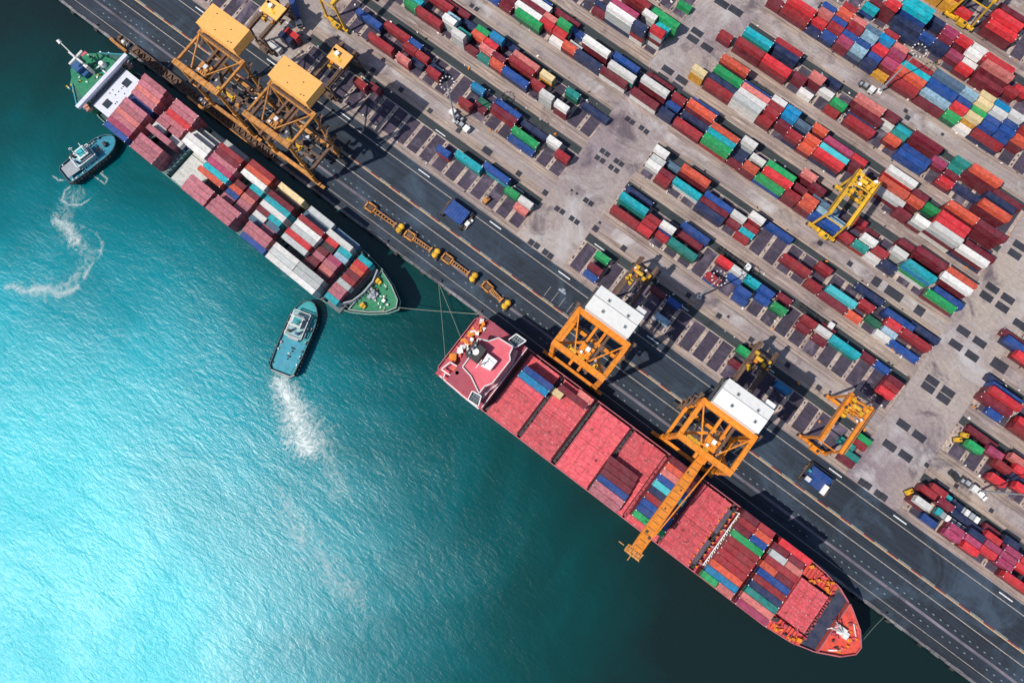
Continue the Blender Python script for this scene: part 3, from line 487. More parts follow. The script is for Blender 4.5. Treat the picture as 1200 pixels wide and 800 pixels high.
BN = dict(zip('ABCDEFGHI', ('yard block nearest the quay', 'second yard block from the quay', 'third yard block from the quay', 'fourth yard block from the quay', 'fifth yard block from the quay', 'sixth yard block from the quay', 'seventh yard block from the quay', 'eighth yard block from the quay', 'ninth yard block from the quay')))
KEYS = list(COL)
def colours(t): return [KEYS[i] for i in t]
for q in YARD:
    b = 'ABCDEFGHI'[q[0]]; r, x, L = q[1:4]; st = colours(q[4:])
    y = BS[b]+1.28+2.56*r
    yaw = R(random.uniform(-.5, .5))
    stack('yard', x+random.uniform(-.12, .12), y+random.uniform(-.06, .06), .05, 5.92 if L == 2 else 12.0, 2.32, yaw, st, BN[b])
RB = {1: 'bay next to bridge', 2: 'second bay from bridge', 4: 'fourth bay from bridge', 5: 'bay under lowered boom', 7: 'bay beside lattice walkway', 8: 'foremost container bay'}
for q in SHIP_RED:
    bay, r, x, L = q[:4]
    stack('red_ship', x, 3.7+2.42*r, 10.45, 5.95 if L == 2 else 12.1, 2.30, 0, colours(q[4:]), RB[bay]+', red ship')
TH = -math.atan(.0277)
def gs(x, y):                       # green ship: local to world
    c, s = math.cos(TH), math.sin(TH); return -150+x*c-y*s, 12.3+x*s+y*c
GB = {1: 'first bay', 2: 'second bay', 3: 'third bay', 9: 'fourth bay', 4: 'fifth bay', 5: 'sixth bay', 6: 'seventh bay', 7: 'eighth bay', 8: 'bow bay'}
for q in SHIP_GREEN:
    bay, r, x, L = q[:4]; x, y = gs(x, -11.4+2.28*r)
    stack('green_ship', x, y, 6.25, 5.55 if L == 2 else 11.4, 2.19, TH, colours(q[4:]), GB[bay]+', green ship')
def vis(t):
    u, v = pix(t[0], t[1], t[2]+2.5); return -14 < u < 1214 and -14 < v < 814
tops = [t for t in tops if vis(t)]
groups = {}
for t in tops:
    u, v = pix(t[0], t[1], t[2]+2.5); lng = 'long' if t[3] > 8 else 'short'
    groups.setdefault((lng, t[6], t[7]), []).append((u, t))
def area(t):
    return t[3]*(1.0+.05*t[8])*(1 if 0 < pix(t[0], t[1], t[2])[0] < 1200 and 0 < pix(t[0], t[1], t[2])[1] < 800 else .3)
chosen = set()
for lng in ('long', 'short'):
    ts = sorted([t for t in tops if (t[3] > 8) == (lng == 'long')], key=lambda t: -area(t)); print(lng, len(ts))
    chosen |= {id(t) for t in ts[:300]}
for (lng, k, where), L in groups.items():
    L.sort(key=lambda a: a[0]); n = len(L)
    for i, (u, t) in enumerate(L):
        if id(t) not in chosen: low('yard', t[0], t[1], t[2], t[3], t[4], t[5], t[6]); continue
        cn = COL[k][1]
        lab = ('only %s %s container in %s' % (lng, cn, where)) if n == 1 else ('%s %s container, %s of these from left, %s' % (lng, cn, ORD[i], where))
        if t[9] != 'yard' and n > 1 and max(a[0] for a in L)-min(a[0] for a in L) < 60:
            L2 = sorted(L, key=lambda a: pix(a[1][0], a[1][1], a[1][2])[1]); j = [id(a[1]) for a in L2].index(id(t))
            lab = '%s %s container, %s of these from top, %s' % (lng, cn, ORD[j], where)
        me = cmesh(t[3], t[4], random.random() < .35 and t[6] not in 'wxy')
        o = bpy.data.objects.new(lng+'_container', me); C.objects.link(o)
        o.location = (t[0], t[1], t[2]); o.rotation_euler[2] = t[5]
        if not me.materials: me.materials.append(cm(k))
        o.material_slots[0].link = 'OBJECT'; o.material_slots[0].material = cm(k)
        tag(o, lab, lng+' container', {'yard': 'containers stacked in the yard', 'red_ship': 'containers on the red ship', 'green_ship': 'containers on the green ship'}[t[9]])
for place, (b, ks) in LOW.items():
    stuff(b.build('lower_stacked_container', None, mats=[cm(k) for k in ks]))
# ================================================================ SHIP-TO-SHORE CRANES
def sts(name, X, style, label, boom=False):
    m = CRO() if style == 'o' else CRB()
    r = thing('quay_crane', (X, 0, 0), 0, label, 'crane', 'ship to shore cranes on the quay')
    Y0, Y1, w_, Z = 33.5, 47.0, 9.7, 36.0
    for sy in (Y0, Y1):
        for sx in (-w_, w_):
            b = MB(); b.beam((sx, sy, 2.2), (sx, sy, Z), 1.5 if style == 'o' else 1.15, 1.3 if style == 'o' else 1.0); b.box(sx, sy, 9.5, 1.9, 1.7, .7); b.box(sx, sy, 20, 1.8, 1.6, .5); b.build('leg', m, r)
            bg = MB()
            for k in (-2.6, -.9, .9, 2.6): bg.cyl((sx+k, sy-.25, .55), (sx+k, sy+.25, .55), .5, 8)
            bg.box(sx, sy, .9, 7.2, 1.2, .9); bg.box(sx, sy, 1.7, 3.2, 1.4, .8); bg.build('wheel_bogie', m if sy == Y0 else DRK(), r)
        MB().beam((-w_, sy, 4.0), (w_, sy, 4.0), 1.3, 1.6).build('sill_beam', m, r)
        b = MB().beam((-w_-.6, sy, Z), (w_+.6, sy, Z), 1.9, 1.7)
        for k in range(9): b.box(-w_+2.4*k, sy, Z+.85, .25, 2.2, .12)
        b.build('top_beam', m, r)
    for sx in (-w_, w_):
        b = MB().beam((sx, Y0, Z-.1), (sx, Y1, Z-.1), 1.5 if style == 'o' else .8, 1.4 if style == 'o' else .8); b.build('side_beam', m, r)
        MB().beam((sx, Y0, 12), (sx, Y1, 12), 1.1, 1.3).build('portal_beam', m if style == 'o' else RST(), r)
        # stairs down the landside leg
        b = MB()
        for k in range(7): b.beam((sx+(1.4 if sx > 0 else -1.4), Y1-1.5+(k % 2)*3, 4+4.4*k), (sx+(1.4 if sx > 0 else -1.4), Y1+1.5-(k % 2)*3, 8.4+4.4*k), .7, .12); b.box(sx+(1.4 if sx > 0 else -1.4), Y1+(1.7 if k % 2 == 0 else -1.7), 8.4+4.4*k, 1.4, 1.2, .12)
        b.build('stairway', RST(), r)
        MB().beam((sx, Y1, Z+.8), (sx*.28, Y0+1.5, Z+1.6), .42).build('tie_rod', m, r)
        MB().beam((sx, Y0+1, 30.5), (sx*.2, Y0+7, 30.5), .9, .8).build('cross_beam', m if style == 'o' else RST(), r)
    # trolley girder between the legs, trolley with gear, cab
    yb = -4.0 if boom else Y0-2.6
    for sx in (-1.7, 1.7):
        b = MB().beam((sx, Y0-2.6, 34.2), (sx, 56.5, 34.2), .9, 1.5); b.build('girder', m if style == 'o' else RST(), r)
    b = MB()
    for k in range(9): b.beam((-1.7, 34+2.6*k, 34.6), (1.7, 34+2.6*k+(1.3 if k % 2 else -1.3), 34.6), .3)
    b.box(3.1, 43, 34.5, .9, 22, .12); b.box(3.5, 43, 35.5, .08, 22, .08)
    b.build('girder_walkway', RST(), r)
    ty = 37.5
    b = MB().box(0, ty, 35.0, 4.6, 4.2, .9).box(-1.2, ty+.6, 35.9, 1.2, 2.2, .9).box(1.3, ty-.4, 35.9, 1.3, 1.6, .7)
    for k in range(5): b.cyl((-1.8+.9*k, ty-1.8, 36), (-1.8+.9*k, ty-.9, 36.6), .25, 7)
    b.build('trolley', m, r)
    MB().box(.3, ty+.8, 36.0, 1.4, 1.5, .8).box(-1.0, ty-1.2, 35.9, .9, .9, .9).build('hoist_motor', WHT(), r)
    b = MB()
    for k in range(4): b.cyl((-1.5+k, ty, 34.9), (-1.5+k, ty, 22), .05, 5)
    b.build('hoist_rope', DRK(), r)
    MB().box(0, ty, 20.6, 12.0, 1.1, .6).box(-5.6, ty, 20.3, .5, 2.3, .9).box(5.6, ty, 20.3, .5, 2.3, .9).build('spreader', CRY(), r)
    MB().box(3.4, Y0+3.2, 31.0, 2.3, 2.6, 2.3).build('operator_cab', WHT(), r)
    MB().box(3.4, Y0+3.2, 33.32, .9, 1.1, .08).build('cab_roof_window', GLS(), r)
    # machinery house behind the landside legs
    hx, hy0, hy1, hz = 8.2, 47.6, 56.2, 38.2
    b = MB().box(0, (hy0+hy1)/2, hz-.7, 2*hx-.5, hy1-hy0-.4, .7)
    for sx in (-6, 0, 6): b.beam((sx, 46.5, 36.6), (sx, 56, 37.3), .7, .7)
    b.build('house_platform', RST() if style != 'o' else m, r)
    wall = WHT() if style == 'o' else ROOFA()
    MB().box(0, (hy0+hy1)/2, hz, 2*hx, hy1-hy0, 4.6).build('house_wall', wall, r)
    if style == 'o':
        ym = (hy0+hy1)/2+.6
        for y0, y1 in ((hy0-.1, ym-.09), (ym+.09, hy1+.1)):
            b = MB(); zz = (hz+4.6, hz+5.1)
            za, zb = (zz if y0 < ym-1 else zz[::-1]); b.add([(-hx-.15, y0, za), (hx+.15, y0, za), (hx+.15, y1, zb), (-hx-.15, y1, zb), (-hx-.15, y0, za-.15), (hx+.15, y0, za-.15), (hx+.15, y1, zb-.15), (-hx-.15, y1, zb-.15)], [(0, 1, 2, 3), (7, 6, 5, 4), (0, 4, 5, 1), (1, 5, 6, 2), (2, 6, 7, 3), (3, 7, 4, 0)])
            b.build('roof_panel', WHT(), r)
        MB().box(0, ym, hz+4.95, 2*hx, .22, .08).build('roof_seam', DRK(), r)
        for vx, vy in ((-3.4, 53.6), (4.2, 53.2), (-3.0, 49.6), (5.4, 49.8)):
            v = MB().box(vx, vy, hz+4.7, .95, .95, .55).build('roof_vent', GRY(), r); MB().box(vx, vy, hz+5.26, .5, .5, .05).build('vent_opening', DRK(), v)
        MB().box(hx-1.7, hy1+1.1, hz, 3.2, 2.0, 3.6).build('annex', WHT(), r)
        b = MB().beam((-hx-.4, hy0, hz+1), (-hx-.4, hy1, hz+1), .1).beam((-hx-.9, hy0, hz), (-hx-.9, hy1, hz), .9, .1)
        b.build('side_walkway', DRK(), r)
    else:
        MB().box(0, (hy0+hy1)/2, hz+4.6, 2*hx+.3, hy1-hy0+.3, .18).build('roof_panel', ROOFA(), r)
        b = MB()
        for vx, vy in ((-4.5, 54.2), (3.1, 52.6), (6.2, 49.0), (5.1, 48.7), (-1.2, 49.3)): b.cyl((vx, vy, hz+4.7), (vx, vy, hz+5.1), .16, 7)
        b.build('roof_vent', DRK(), r)
        b = MB()
        for k in range(12): b.box(-8+1.4*k, 47.0-.25, 37.2, .12, .12, 1.1)
        b.box(0, 46.6, 38.2, 17, .1, .1).box(0, 46.8, 37.1, 17, 1.0, .12); b.build('walkway', RST(), r)
        for k in range(20):
            MB().box(random.uniform(-7, 7), random.uniform(35, 46), random.choice((12.7, 13, 6, 2)), random.uniform(.6, 2.6), random.uniform(.5, 1.8), random.uniform(.4, 1.6), random.random()).build('deck_machine', random.choice((RST, CRB, DRK, WHT if k % 4 == 0 else RST))(), r)
    MB().box(0, 40.2, 12.0, 19, 1.0, .3).box(-3, 44, 12.0, 1.0, 6, .3).box(4, 40.5, 12, 1.0, 12, .3).build('lower_walkway', RST(), r)
    if boom:
        b = MB(); zt = 34.6
        prof = [(33.0, 2.2), (27.0, 2.8), (18, 3.3), (5, 3.5), (-3.2, 3.4)]
        vs = []
        for y, w2 in prof: vs += [(-w2/2+.4, y, zt), (w2/2+.4, y, zt), (w2/2+.4, y, zt-1.7), (-w2/2+.4, y, zt-1.7)]
        fs = [(3, 2, 1, 0), (16, 17, 18, 19)]
        for k in range(4):
            o = 4*k; fs += [(o, o+1, o+5, o+4), (o+1, o+2, o+6, o+5), (o+2, o+3, o+7, o+6), (o+3, o, o+4, o+7)]
        b.add(vs, fs)
        for s in (-1, 1):
            for (ya, wa), (yb_, wb) in zip(prof, prof[1:]): b.beam((.4+s*wa/2, ya, zt+.12), (.4+s*wb/2, yb_, zt+.12), .28, .3)
        b.build('boom', CRO(), r)
        b = MB()
        for k in range(15): b.box(.4, -2+2.3*k, zt+.01, 2.5, .12, .08)
        for yy, xx in ((3.4, -.3), (2.2, 1.5), (12.5, .2), (20, .9), (26, -.6)): b.box(xx, yy, zt+.02, .9 if yy < 4 else .5, .8 if yy < 4 else .4, .25)
        b.build('boom_hatch', DRK(), r)
        b = MB().box(.4, -4.3, zt-1.6, 5.6, 2.4, .35)
        for k in range(8): b.beam((-2.2+.74*k, -5.4, zt-1.2), (-2.2+.74*k, -3.2, zt-.2), .14)
        b.beam((-2.4, -5.5, zt-.2), (3.2, -5.5, zt-.2), .2).beam((-2.4, -3.1, zt-.2), (3.2, -3.1, zt-.2), .2)
        for k in (-2, -.6, .9, 2.4): b.cyl((k, -4.9, zt-1.2), (k, -3.7, zt-1.2), .5, 9)
        b.box(-4.3, -4.3, zt-1.2, 2.0, .25, .2).box(.2, -6.2, zt-1.2, .25, 2.2, .2)
        b.build('boom_tip_platform', CRB(), r)
        b = MB().beam((4.4, 33.5, 35.2), (2.4, 3.5, 34.9), .4)
        b.build('boom_tie_bar', CRO(), r)
    return r
sts('quay_crane', 44.0, 'o', 'orange quay crane with white roof, its long boom lowered over the red ship', True)
sts('quay_crane', -5.0, 'o', 'orange quay crane with white roof and no boom lowered, beside red ship stern')
sts('quay_crane', -136.6, 'b', 'amber-roofed quay crane, the right one of two beside the green ship')
sts('quay_crane', -168.6, 'b', 'amber-roofed quay crane, the left one of two, nearest the green ship stern')
# long lattice beam lying at the quay edge by the green ship
r = thing('lattice_beam', (-186, 32.1, 0), R(-.9), 'long rusty brown lattice beam lying along quay edge beside the green ship', 'beam')
b = MB()
for s in (-1, 1): b.beam((-37, 1.5*s, .9), (37, 1.5*s, .9), .45, .5)
b.build('side_rail', RST(), r)
for k in range(25): MB().beam((-36+3*k, -1.5, 1.0), (-36+3*k+1.5, 1.5, 1.0), .35).beam((-36+3*k+1.5, 1.5, 1.0), (-36+3*k+3, -1.5, 1.0), .35).build('cross_member', RST(), r)
MB().box(0, 0, .3, 74, 2.6, .25).build('base_plate', RST(), r)
MB().beam((2, -1.9, 1.1), (30, -1.9, 1.1), .3, .35).build('edge_bar', CRB(), r)
for i, (u, v) in enumerate(((141, 48), (232, 116))):
    x, y = at(u, v, 2)
    r = thing('quay_winch', (x, y-.4, 0), R(-2), 'small amber deck frame with machinery on quay edge, %s' % ('nearest the green ship bridge' if i == 0 else 'between the two amber cranes'), 'winch', 'amber machinery frames on the quay edge')
    MB().box(0, -1.4, 0, 9, 1.0, 1.6).build('beam', CRB(), r)
    MB().box(0, 1, 0, 6, 3, .5).box(-2, 1.2, .5, 1.2, 1.2, 1).box(2.4, .6, .5, .8, 1.6, 1.4).build('frame', RST(), r)
    for k in (0, 1.9): MB().cyl((k, 1.0, 1.0), (k+1.2, 1.0, 1.0), .8, 10).build('drum', WHT(), r)
# ================================================================ YARD GANTRY CRANES
def rtg(X, y0, y1, label, col='y', w_=6.2, Z=18.5, cab=True):
    m = {'y': CRY, 'o': CRO, 'r': RST}[col]()
    r = thing('yard_gantry_crane', (X, 0, 0), 0, label, 'gantry crane', 'yard gantry cranes over the container blocks')
    for yy, s in ((y0, -1), (y1, 1)):
        for sx in (-w_*.62, w_*.62):
            b = MB().beam((sx*1.25, yy, 1.6), (sx, yy, Z-.6), .75, .65); b.build('leg', m, r)
            t = MB()
            for k in (-.9, .9): t.cyl((sx*1.3+k, yy-.3, .65), (sx*1.3+k, yy+.3, .65), .65, 10)
            t.build('tyre', BLK(), r)
        MB().beam((-w_*.95, yy, 1.7), (w_*.95, yy, 1.7), 1.0, 1.0).build('sill_beam', m, r)
        MB().beam((-w_*.62, yy, Z-5), (w_*.62, yy, Z-5), .35).build('cross_tie', m, r)
    b = MB().box(1.2, y0-1.1, 1.9, 3.6, 1.9, 1.7).box(-1.6, y0-.6, 2.2, 1.2, 1.2, 1.2); b.build('engine_house', m, r)
    MB().box(2.0, y0-1.2, 3.62, 1.0, 1.0, .3).build('exhaust_box', DRK(), r)
    for sx in (-w_*.62, w_*.62):
        b = MB().beam((sx, y0-.8, Z), (sx, y1+.8, Z), 1.15, 1.4); b.build('girder', m, r)
        g_ = MB().beam((sx*1.28, y0-.5, Z+.9), (sx*1.28, y1+.5, Z+.9), .12)
        for q in range(9): g_.box(sx*1.28, y0+q*(y1-y0)/8, Z-.1, .1, .1, 1.0)
        g_.build('handrail', m, r)
        MB().box(sx+(.9 if sx > 0 else -.9), (y0+y1)/2, Z-.2, .7, y1-y0+1, .1).build('walkway', RST(), r)
    tb = (y0+y1)/2+(4.0 if Z > 15 else .5)
    if cab == 2: MB().box(.5, tb+2.5, Z+1.6, 8.4, 6.2, .5).build('platform', ROOFA(), r); MB().box(-.6, tb+2.6, Z+2.1, 1.6, 1.5, 1.2).build('platform_cab', WHT(), r)
    b = MB().box(0, tb, Z+.7, 2*w_*.62+.6, .5, .5).box(0, tb+4.2, Z+.7, 2*w_*.62+.6, .5, .5)
    b.box(-1.2, tb+2, Z+.9, 1.6, 4.0, .3).box(2.0, tb+2, Z+.9, .8, 4.0, .3); b.build('trolley', m, r)
    b = MB().cyl((-2.2, tb+2.2, Z+1.8), (.6, tb+2.2, Z+1.8), .75, 10).box(1.6, tb+1.2, Z+1.2, 1.3, 1.3, 1.1).box(-2.6, tb+3.6, Z+1.2, 1.6, 1.1, .9).box(2.8, tb+3.2, Z+1.2, .9, 1.4, .7); b.build('hoist_machinery', CRY(), r)
    for k in range(12): MB().box(random.uniform(-3.6, 3.6), random.uniform(tb-2.5, tb+4.6), Z+.8, random.uniform(.4, 1.3), random.uniform(.4, 1.2), random.uniform(.3, 1.2), random.random()).build('electrical_box', (WHT, CRY, DRK, CRO)[k % 4]() if True else DRK(), r)
    for k in range(5): MB().beam((-w_*.6, tb-2+1.6*k, Z+.6), (w_*.6, tb-2+1.6*k+random.uniform(-1, 1), Z+.6), .3).build('trolley_bar', m, r)
    MB().box(-w_*.35, tb-1.7, Z-2.2, 1.7, 1.8, 2.1).build('operator_cab', CRY(), r)
    b = MB()
    for sx in (-1.4, 1.4):
        for sy in (1, 3.2): b.cyl((sx, tb+sy, Z+.6), (sx, tb+sy, Z*.66), .05, 5)
    b.build('hoist_rope', DRK(), r)
    MB().box(0, tb+2.1, Z*.63, 5.8, 1.5, .5).box(-2.8, tb+2.1, Z*.63-.2, .3, 2.4, .7).box(2.8, tb+2.1, Z*.63-.2, .3, 2.4, .7).build('spreader', m, r)
    return r
rtg(38.0, 132.4, 150.6, 'yellow yard gantry crane straddling the fourth block amid red containers', 'y', 6.0)
rtg(79.5, 64.4, 82.2, 'orange yard gantry crane at right end of the nearest yard block', 'o')
rtg(45.5, 64.6, 80.5, 'brown yard gantry crane with yellow cab behind the boom-lowered crane', 'r', 5.0, 12)
rtg(-6.0, 64.6, 80.5, 'brown yard gantry crane behind the white-roofed crane without lowered boom', 'r', 5.0, 12)
rtg(-146.5, 64.6, 80.5, 'brown yard gantry crane with amber platform behind the right amber-roofed quay crane', 'r', 5.0, 12, 2)
rtg(-179.5, 64.6, 80.5, 'brown yard gantry crane with amber platform on pale aisle behind left amber-roofed crane', 'r', 5.0, 12, 2)
rtg(-163.0, 89.4, 107.2, 'yellow yard gantry crane cut by the top edge near white truck', 'y')
rtg(33.5, 235.6, 253.0, 'yellow yard gantry crane at the top right over the ninth block', 'y', 6.6)
# ================================================================ LIGHT MASTS
def mast(u, v, label, h=30.5):
    x, y = at(u, v)
    r = thing('light_mast', (x, y, 0), R(random.uniform(0, 40)), label, 'light mast', 'tall ring light masts in the yard')
    MB().cyl((0, 0, .8), (0, 0, h), .42, 10, .16).build('pole', GRY(), r)
    MB().box(0, 0, 0, 1.8, 1.8, .9).build('base', WHT(), r)
    b = MB(); n = 16
    for i in range(n):
        a, c = 2*math.pi*i/n, 2*math.pi*(i+1)/n; b.beam((2.3*math.cos(a), 2.3*math.sin(a), h-.6), (2.3*math.cos(c), 2.3*math.sin(c), h-.6), .14)
    for k in range(4): a = math.pi*k/2; b.beam((0, 0, h-.6), (2.3*math.cos(a), 2.3*math.sin(a), h-.6), .12)
    b.build('lamp_ring', DRK(), r)
    for i in range(12):
        a = 2*math.pi*i/12; MB().box(2.45*math.cos(a), 2.45*math.sin(a), h-.9, .5, .34, .4, a).build('lamp', WHT(), r)
    return r
mast(533.5, 142, 'tall ring light mast on second road, leaning over the left container blocks')
mast(1030, 108, 'tall ring light mast in top right yard, beside parked white truck')
mast(819, 348, 'tall ring light mast on road between blocks near the middle, beside dark patch')
mast(1147, 575, 'tall ring light mast at right side beside white vehicles on first yard road')
# ================================================================ VEHICLES
def tractor_parts(r, cabm, x0=0):
    MB().box(x0, 0, 1.0, 2.0, 2.3, 2.1).build('cab', cabm, r)
    MB().box(x0+.75, 0, 2.0, .6, 1.9, .8).build('windscreen', GLS(), r)
    MB().box(x0-2.2, 0, .7, 3.2, 1.0, .5).build('chassis', DRK(), r)
    for xx in (x0+.4, x0-2.6):
        for sy in (-1, 1): MB().cyl((xx, sy*.75, .5), (xx, sy*1.2, .5), .5, 10).build('wheel', BLK(), r)
def truck(x, y, rz, label, load=None, cabm=None, tail=12.6, trm=None, grp='trucks driving in the yard'):
    r = thing('container_truck', (x, y, .02), rz, label, 'truck', grp)
    tractor_parts(r, cabm or WHT(), 7.4)
    b = MB().box(0, .55, 1.0, tail, .25, .35).box(0, -.55, 1.0, tail, .25, .35)
    for k in range(6): b.box(-tail/2+.6+k*(tail-1.2)/5, 0, 1.05, .3, 2.2, .25)
    b.build('trailer_frame', trm or DRK(), r)
    for xx in (-tail/2+1.2, -tail/2+2.6):
        for sy in (-1, 1): MB().cyl((xx, sy*.75, .5), (xx, sy*1.2, .5), .5, 10).build('wheel', BLK(), r)
    if load:
        L, k, off, lab = load
        c = bpy.data.objects.new('loaded_container', cmesh(L, 2.4)); C.objects.link(c)
        cs, sn = math.cos(rz), math.sin(rz); c.location = (x+off*cs, y+off*sn, 1.42); c.rotation_euler[2] = rz
        c.material_slots[0].link = 'OBJECT'; c.material_slots[0].material = cm(k); tag(c, lab, 'container')
    return r
# four yellow trailer rigs in line on the quay
U = [((434, 243), (460, 262), (469, 268)), ((480, 276), (503, 292), (511, 297)), ((524, 303), (547, 320), (555, 325)), ((571, 336), (590, 352), (593, 357))]
for i, (a, b_, c_) in enumerate(U):
    xa, ya = at(*a, 1.5); xc, yc = at(*c_, 1.5); ang = math.atan2(yc-ya, xc-xa)
    r = thing('trailer_rig', ((xa+xc)/2, (ya+yc)/2, .01), ang, 'yellow ladder-frame trailer with round-roofed yellow tractor on quay, %s from the left' % ORD[i], 'trailer rig', 'yellow trailer rigs lined up on the quay')
    L = math.hypot(xc-xa, yc-ya); h = L/2
    b = MB()
    for s in (-1, 1): b.box(-h, s*1.35, .9, 4.2, .55, .8); b.box(-h+s*1.9, 0, .9, .55, 3.0, .8)
    b.build('gooseneck_frame', CRB(), r)
    MB().box(-h, 0, .8, 2.4, 1.6, .4).build('axle_housing', RST(), r)
    b = MB(); n = 7; xs = -h+2.2; xe = h-2.6
    for s in (-1, 1): b.beam((xs, s*.75, 1.2), (xe, s*.55, 1.2), .32, .4)
    for k in range(n): xx = xs+(xe-xs)*(k+.5)/n; b.box(xx, 0, 1.1, .3, 1.4, .3)
    b.box(xe, 0, 1.0, .5, 2.4, .5); b.build('ladder_frame', CRB(), r)
    for s in (-1, 1):
        c = MB()
        c.cyl((h+.1, s*.85, 1.0), (h+.1, s*.85, 2.6), 1.12, 12).cyl((h+.1, s*.85, 2.6), (h+.1, s*.85, 3.0), 1.12, 12, .6); c.build('tank', CRY(), r)
    MB().box(h-.2, 0, .5, 3.4, 3.6, .6).build('chassis', DRK(), r)
    for xx in (-h-1.2, -h+1.2, h-1.2, h+1.2):
        for s in (-1, 1): MB().cyl((xx, s*1.5, .5), (xx, s*1.95, .5), .5, 10).build('wheel', BLK(), r)
# wide blue machines on the quay road
def blue_rig(u, v, label, white):
    x, y = at(u, v, 4)
    r = thing('mobile_spreader_rig', (x, y, .01), R(-1), label, 'port machine', 'blue machines on the quay road')
    MB().box(0, 0, 2.2, 8.2, 6.2, 1.3).build('blue_deck', paint('machine_blue', (.012, .06, .27), .45, 0, .2, .3), r)
    b = MB()
    for k in range(7): b.box(-3.6+1.2*k, 0, 3.5, .12, 6.0, .12)
    b.build('deck_rib', BLD(), r)
    for sx in (-1, 1):
        for sy in (-1, 1):
            MB().box(sx*4.4, sy*3.0, .9, 1.2, 1.6, 1.4).build('corner_frame', DRK(), r)
            MB().cyl((sx*4.6, sy*3.6, .65), (sx*4.6, sy*4.1, .65), .65, 10).build('wheel', BLK(), r)
    b = MB().beam((-5.2, -3.6, 1.2), (-5.2, 3.6, 1.2), .4).beam((5.2, -3.6, 1.2), (5.2, 3.6, 1.2), .4).box(-5.4, 1.2, 1, .8, 1.8, .5).box(5.4, -1.8, 1, .7, 2.6, .4)
    b.build('tow_frame', RST(), r)
    if white:
        MB().box(-3.3, -2.2, 3.55, 1.9, 1.5, 1.0).build('cab', WHT(), r); MB().box(3.3, -1.8, 3.55, 1.8, 3.6, .9).build('engine_cover', WHT(), r); MB().box(-4.3, .6, 3.5, 1.0, .8, .8).build('cooler', TEA(), r)
    return r
blue_rig(535, 248, 'wide blue-decked wheeled machine on the quay road beside a small white pickup', False)
blue_rig(960, 562, 'wide blue machine with white cab parts on right part of quay road', True)
def pickup(u, v, rz, label, m=None):
    x, y = at(u, v, 1); r = thing('pickup', (x, y, .01), rz, label, 'pickup truck')
    b = MB(); b.box(0, 0, .45, 4.8, 1.8, .55).box(-.2, 0, 1.0, 2.0, 1.6, .65); b.build('body', m or WHT(), r)
    MB().box(-1.75, 0, .95, 1.3, 1.5, .08).build('load_bed', DRK(), r)
    MB().box(1.02, 0, 1.05, .5, 1.45, .4).build('windscreen', GLS(), r)
    for xx in (-1.5, 1.5):
        for s in (-1, 1): MB().cyl((xx, s*.7, .35), (xx, s*.95, .35), .35, 10).build('wheel', BLK(), r)
    return r
pickup(548, 262, R(85), 'small white pickup on quay road beside the blue-decked machine')
pickup(1150, 579, R(-12), 'white car with dark windows by the right hand light mast')
pickup(1118.7, 557.5, R(-12), 'dark car on first yard road near the right light mast', DRK())
x, y = at(873, 310, 2); truck(x-6, y-.4, 0, 'white cabbed truck with empty dark trailer in lane of second block, beside turquoise container')
x, y = at(972, 381, 2); truck(x-7, y, 0, 'white cabbed truck with dark trailer in second block lane above long teal container')
x, y = at(346.5, 11, 2); truck(x-1, y+.3, R(-35), 'white truck hauling a long blue container at the top left', (12.05, 'b', 0, 'long blue container carried on the truck at the top left'))
def flatbed(u, v, label):
    x, y = at(u, v, 2); r = thing('flatbed_truck', (x, y, .02), R(180), label, 'truck', 'flatbed trucks with pale striped loads')
    tractor_parts(r, TEA(), 6.4); MB().box(-.8, 0, 1.0, 11.5, 2.4, .4).build('flatbed', DRK(), r)
    for k in range(6): MB().box(-5.8+2.0*k, 0, 1.4, 1.5, 2.2, .9).build('pale_bundle', GRY() if k % 2 else WHT(), r)
flatbed(1128, 597, 'flatbed truck with teal cab and pale striped load beside the navy container')
flatbed(1117, 612, 'flatbed truck with teal cab and pale striped load nearer the quay road')
for u, v, lab in ((534, 134, 'white roofed service truck beside the left light mast'), (543, 148, 'small white van below the left light mast'), (1138, 569, 'white service truck with open dark bed by the right light mast'), (1018, 102, 'white truck parked at foot of the top right light mast')):
    x, y = at(u, v, 2); r = thing('service_truck', (x, y, .02), R(random.choice((-4, 176))), lab, 'truck')
    MB().box(1.6, 0, .7, 2.2, 2.2, 1.9).build('cab', WHT(), r); MB().box(-1.8, 0, .8, 4.2, 2.2, .5).build('load_bed', DRK(), r); MB().box(2.45, 0, 1.5, .5, 1.8, .8).build('windscreen', GLS(), r)
    b = MB().box(-1.2, .2, 1.3, 1.6, 1.4, .8).box(-3.0, -.3, 1.3, .9, 1.2, .5); b.build('cargo_box', GRY(), r)
    for xx in (-2.6, 1.8):
        for s in (-1, 1): MB().cyl((xx, s*.8, .45), (xx, s*1.15, .45), .45, 10).build('wheel', BLK(), r)
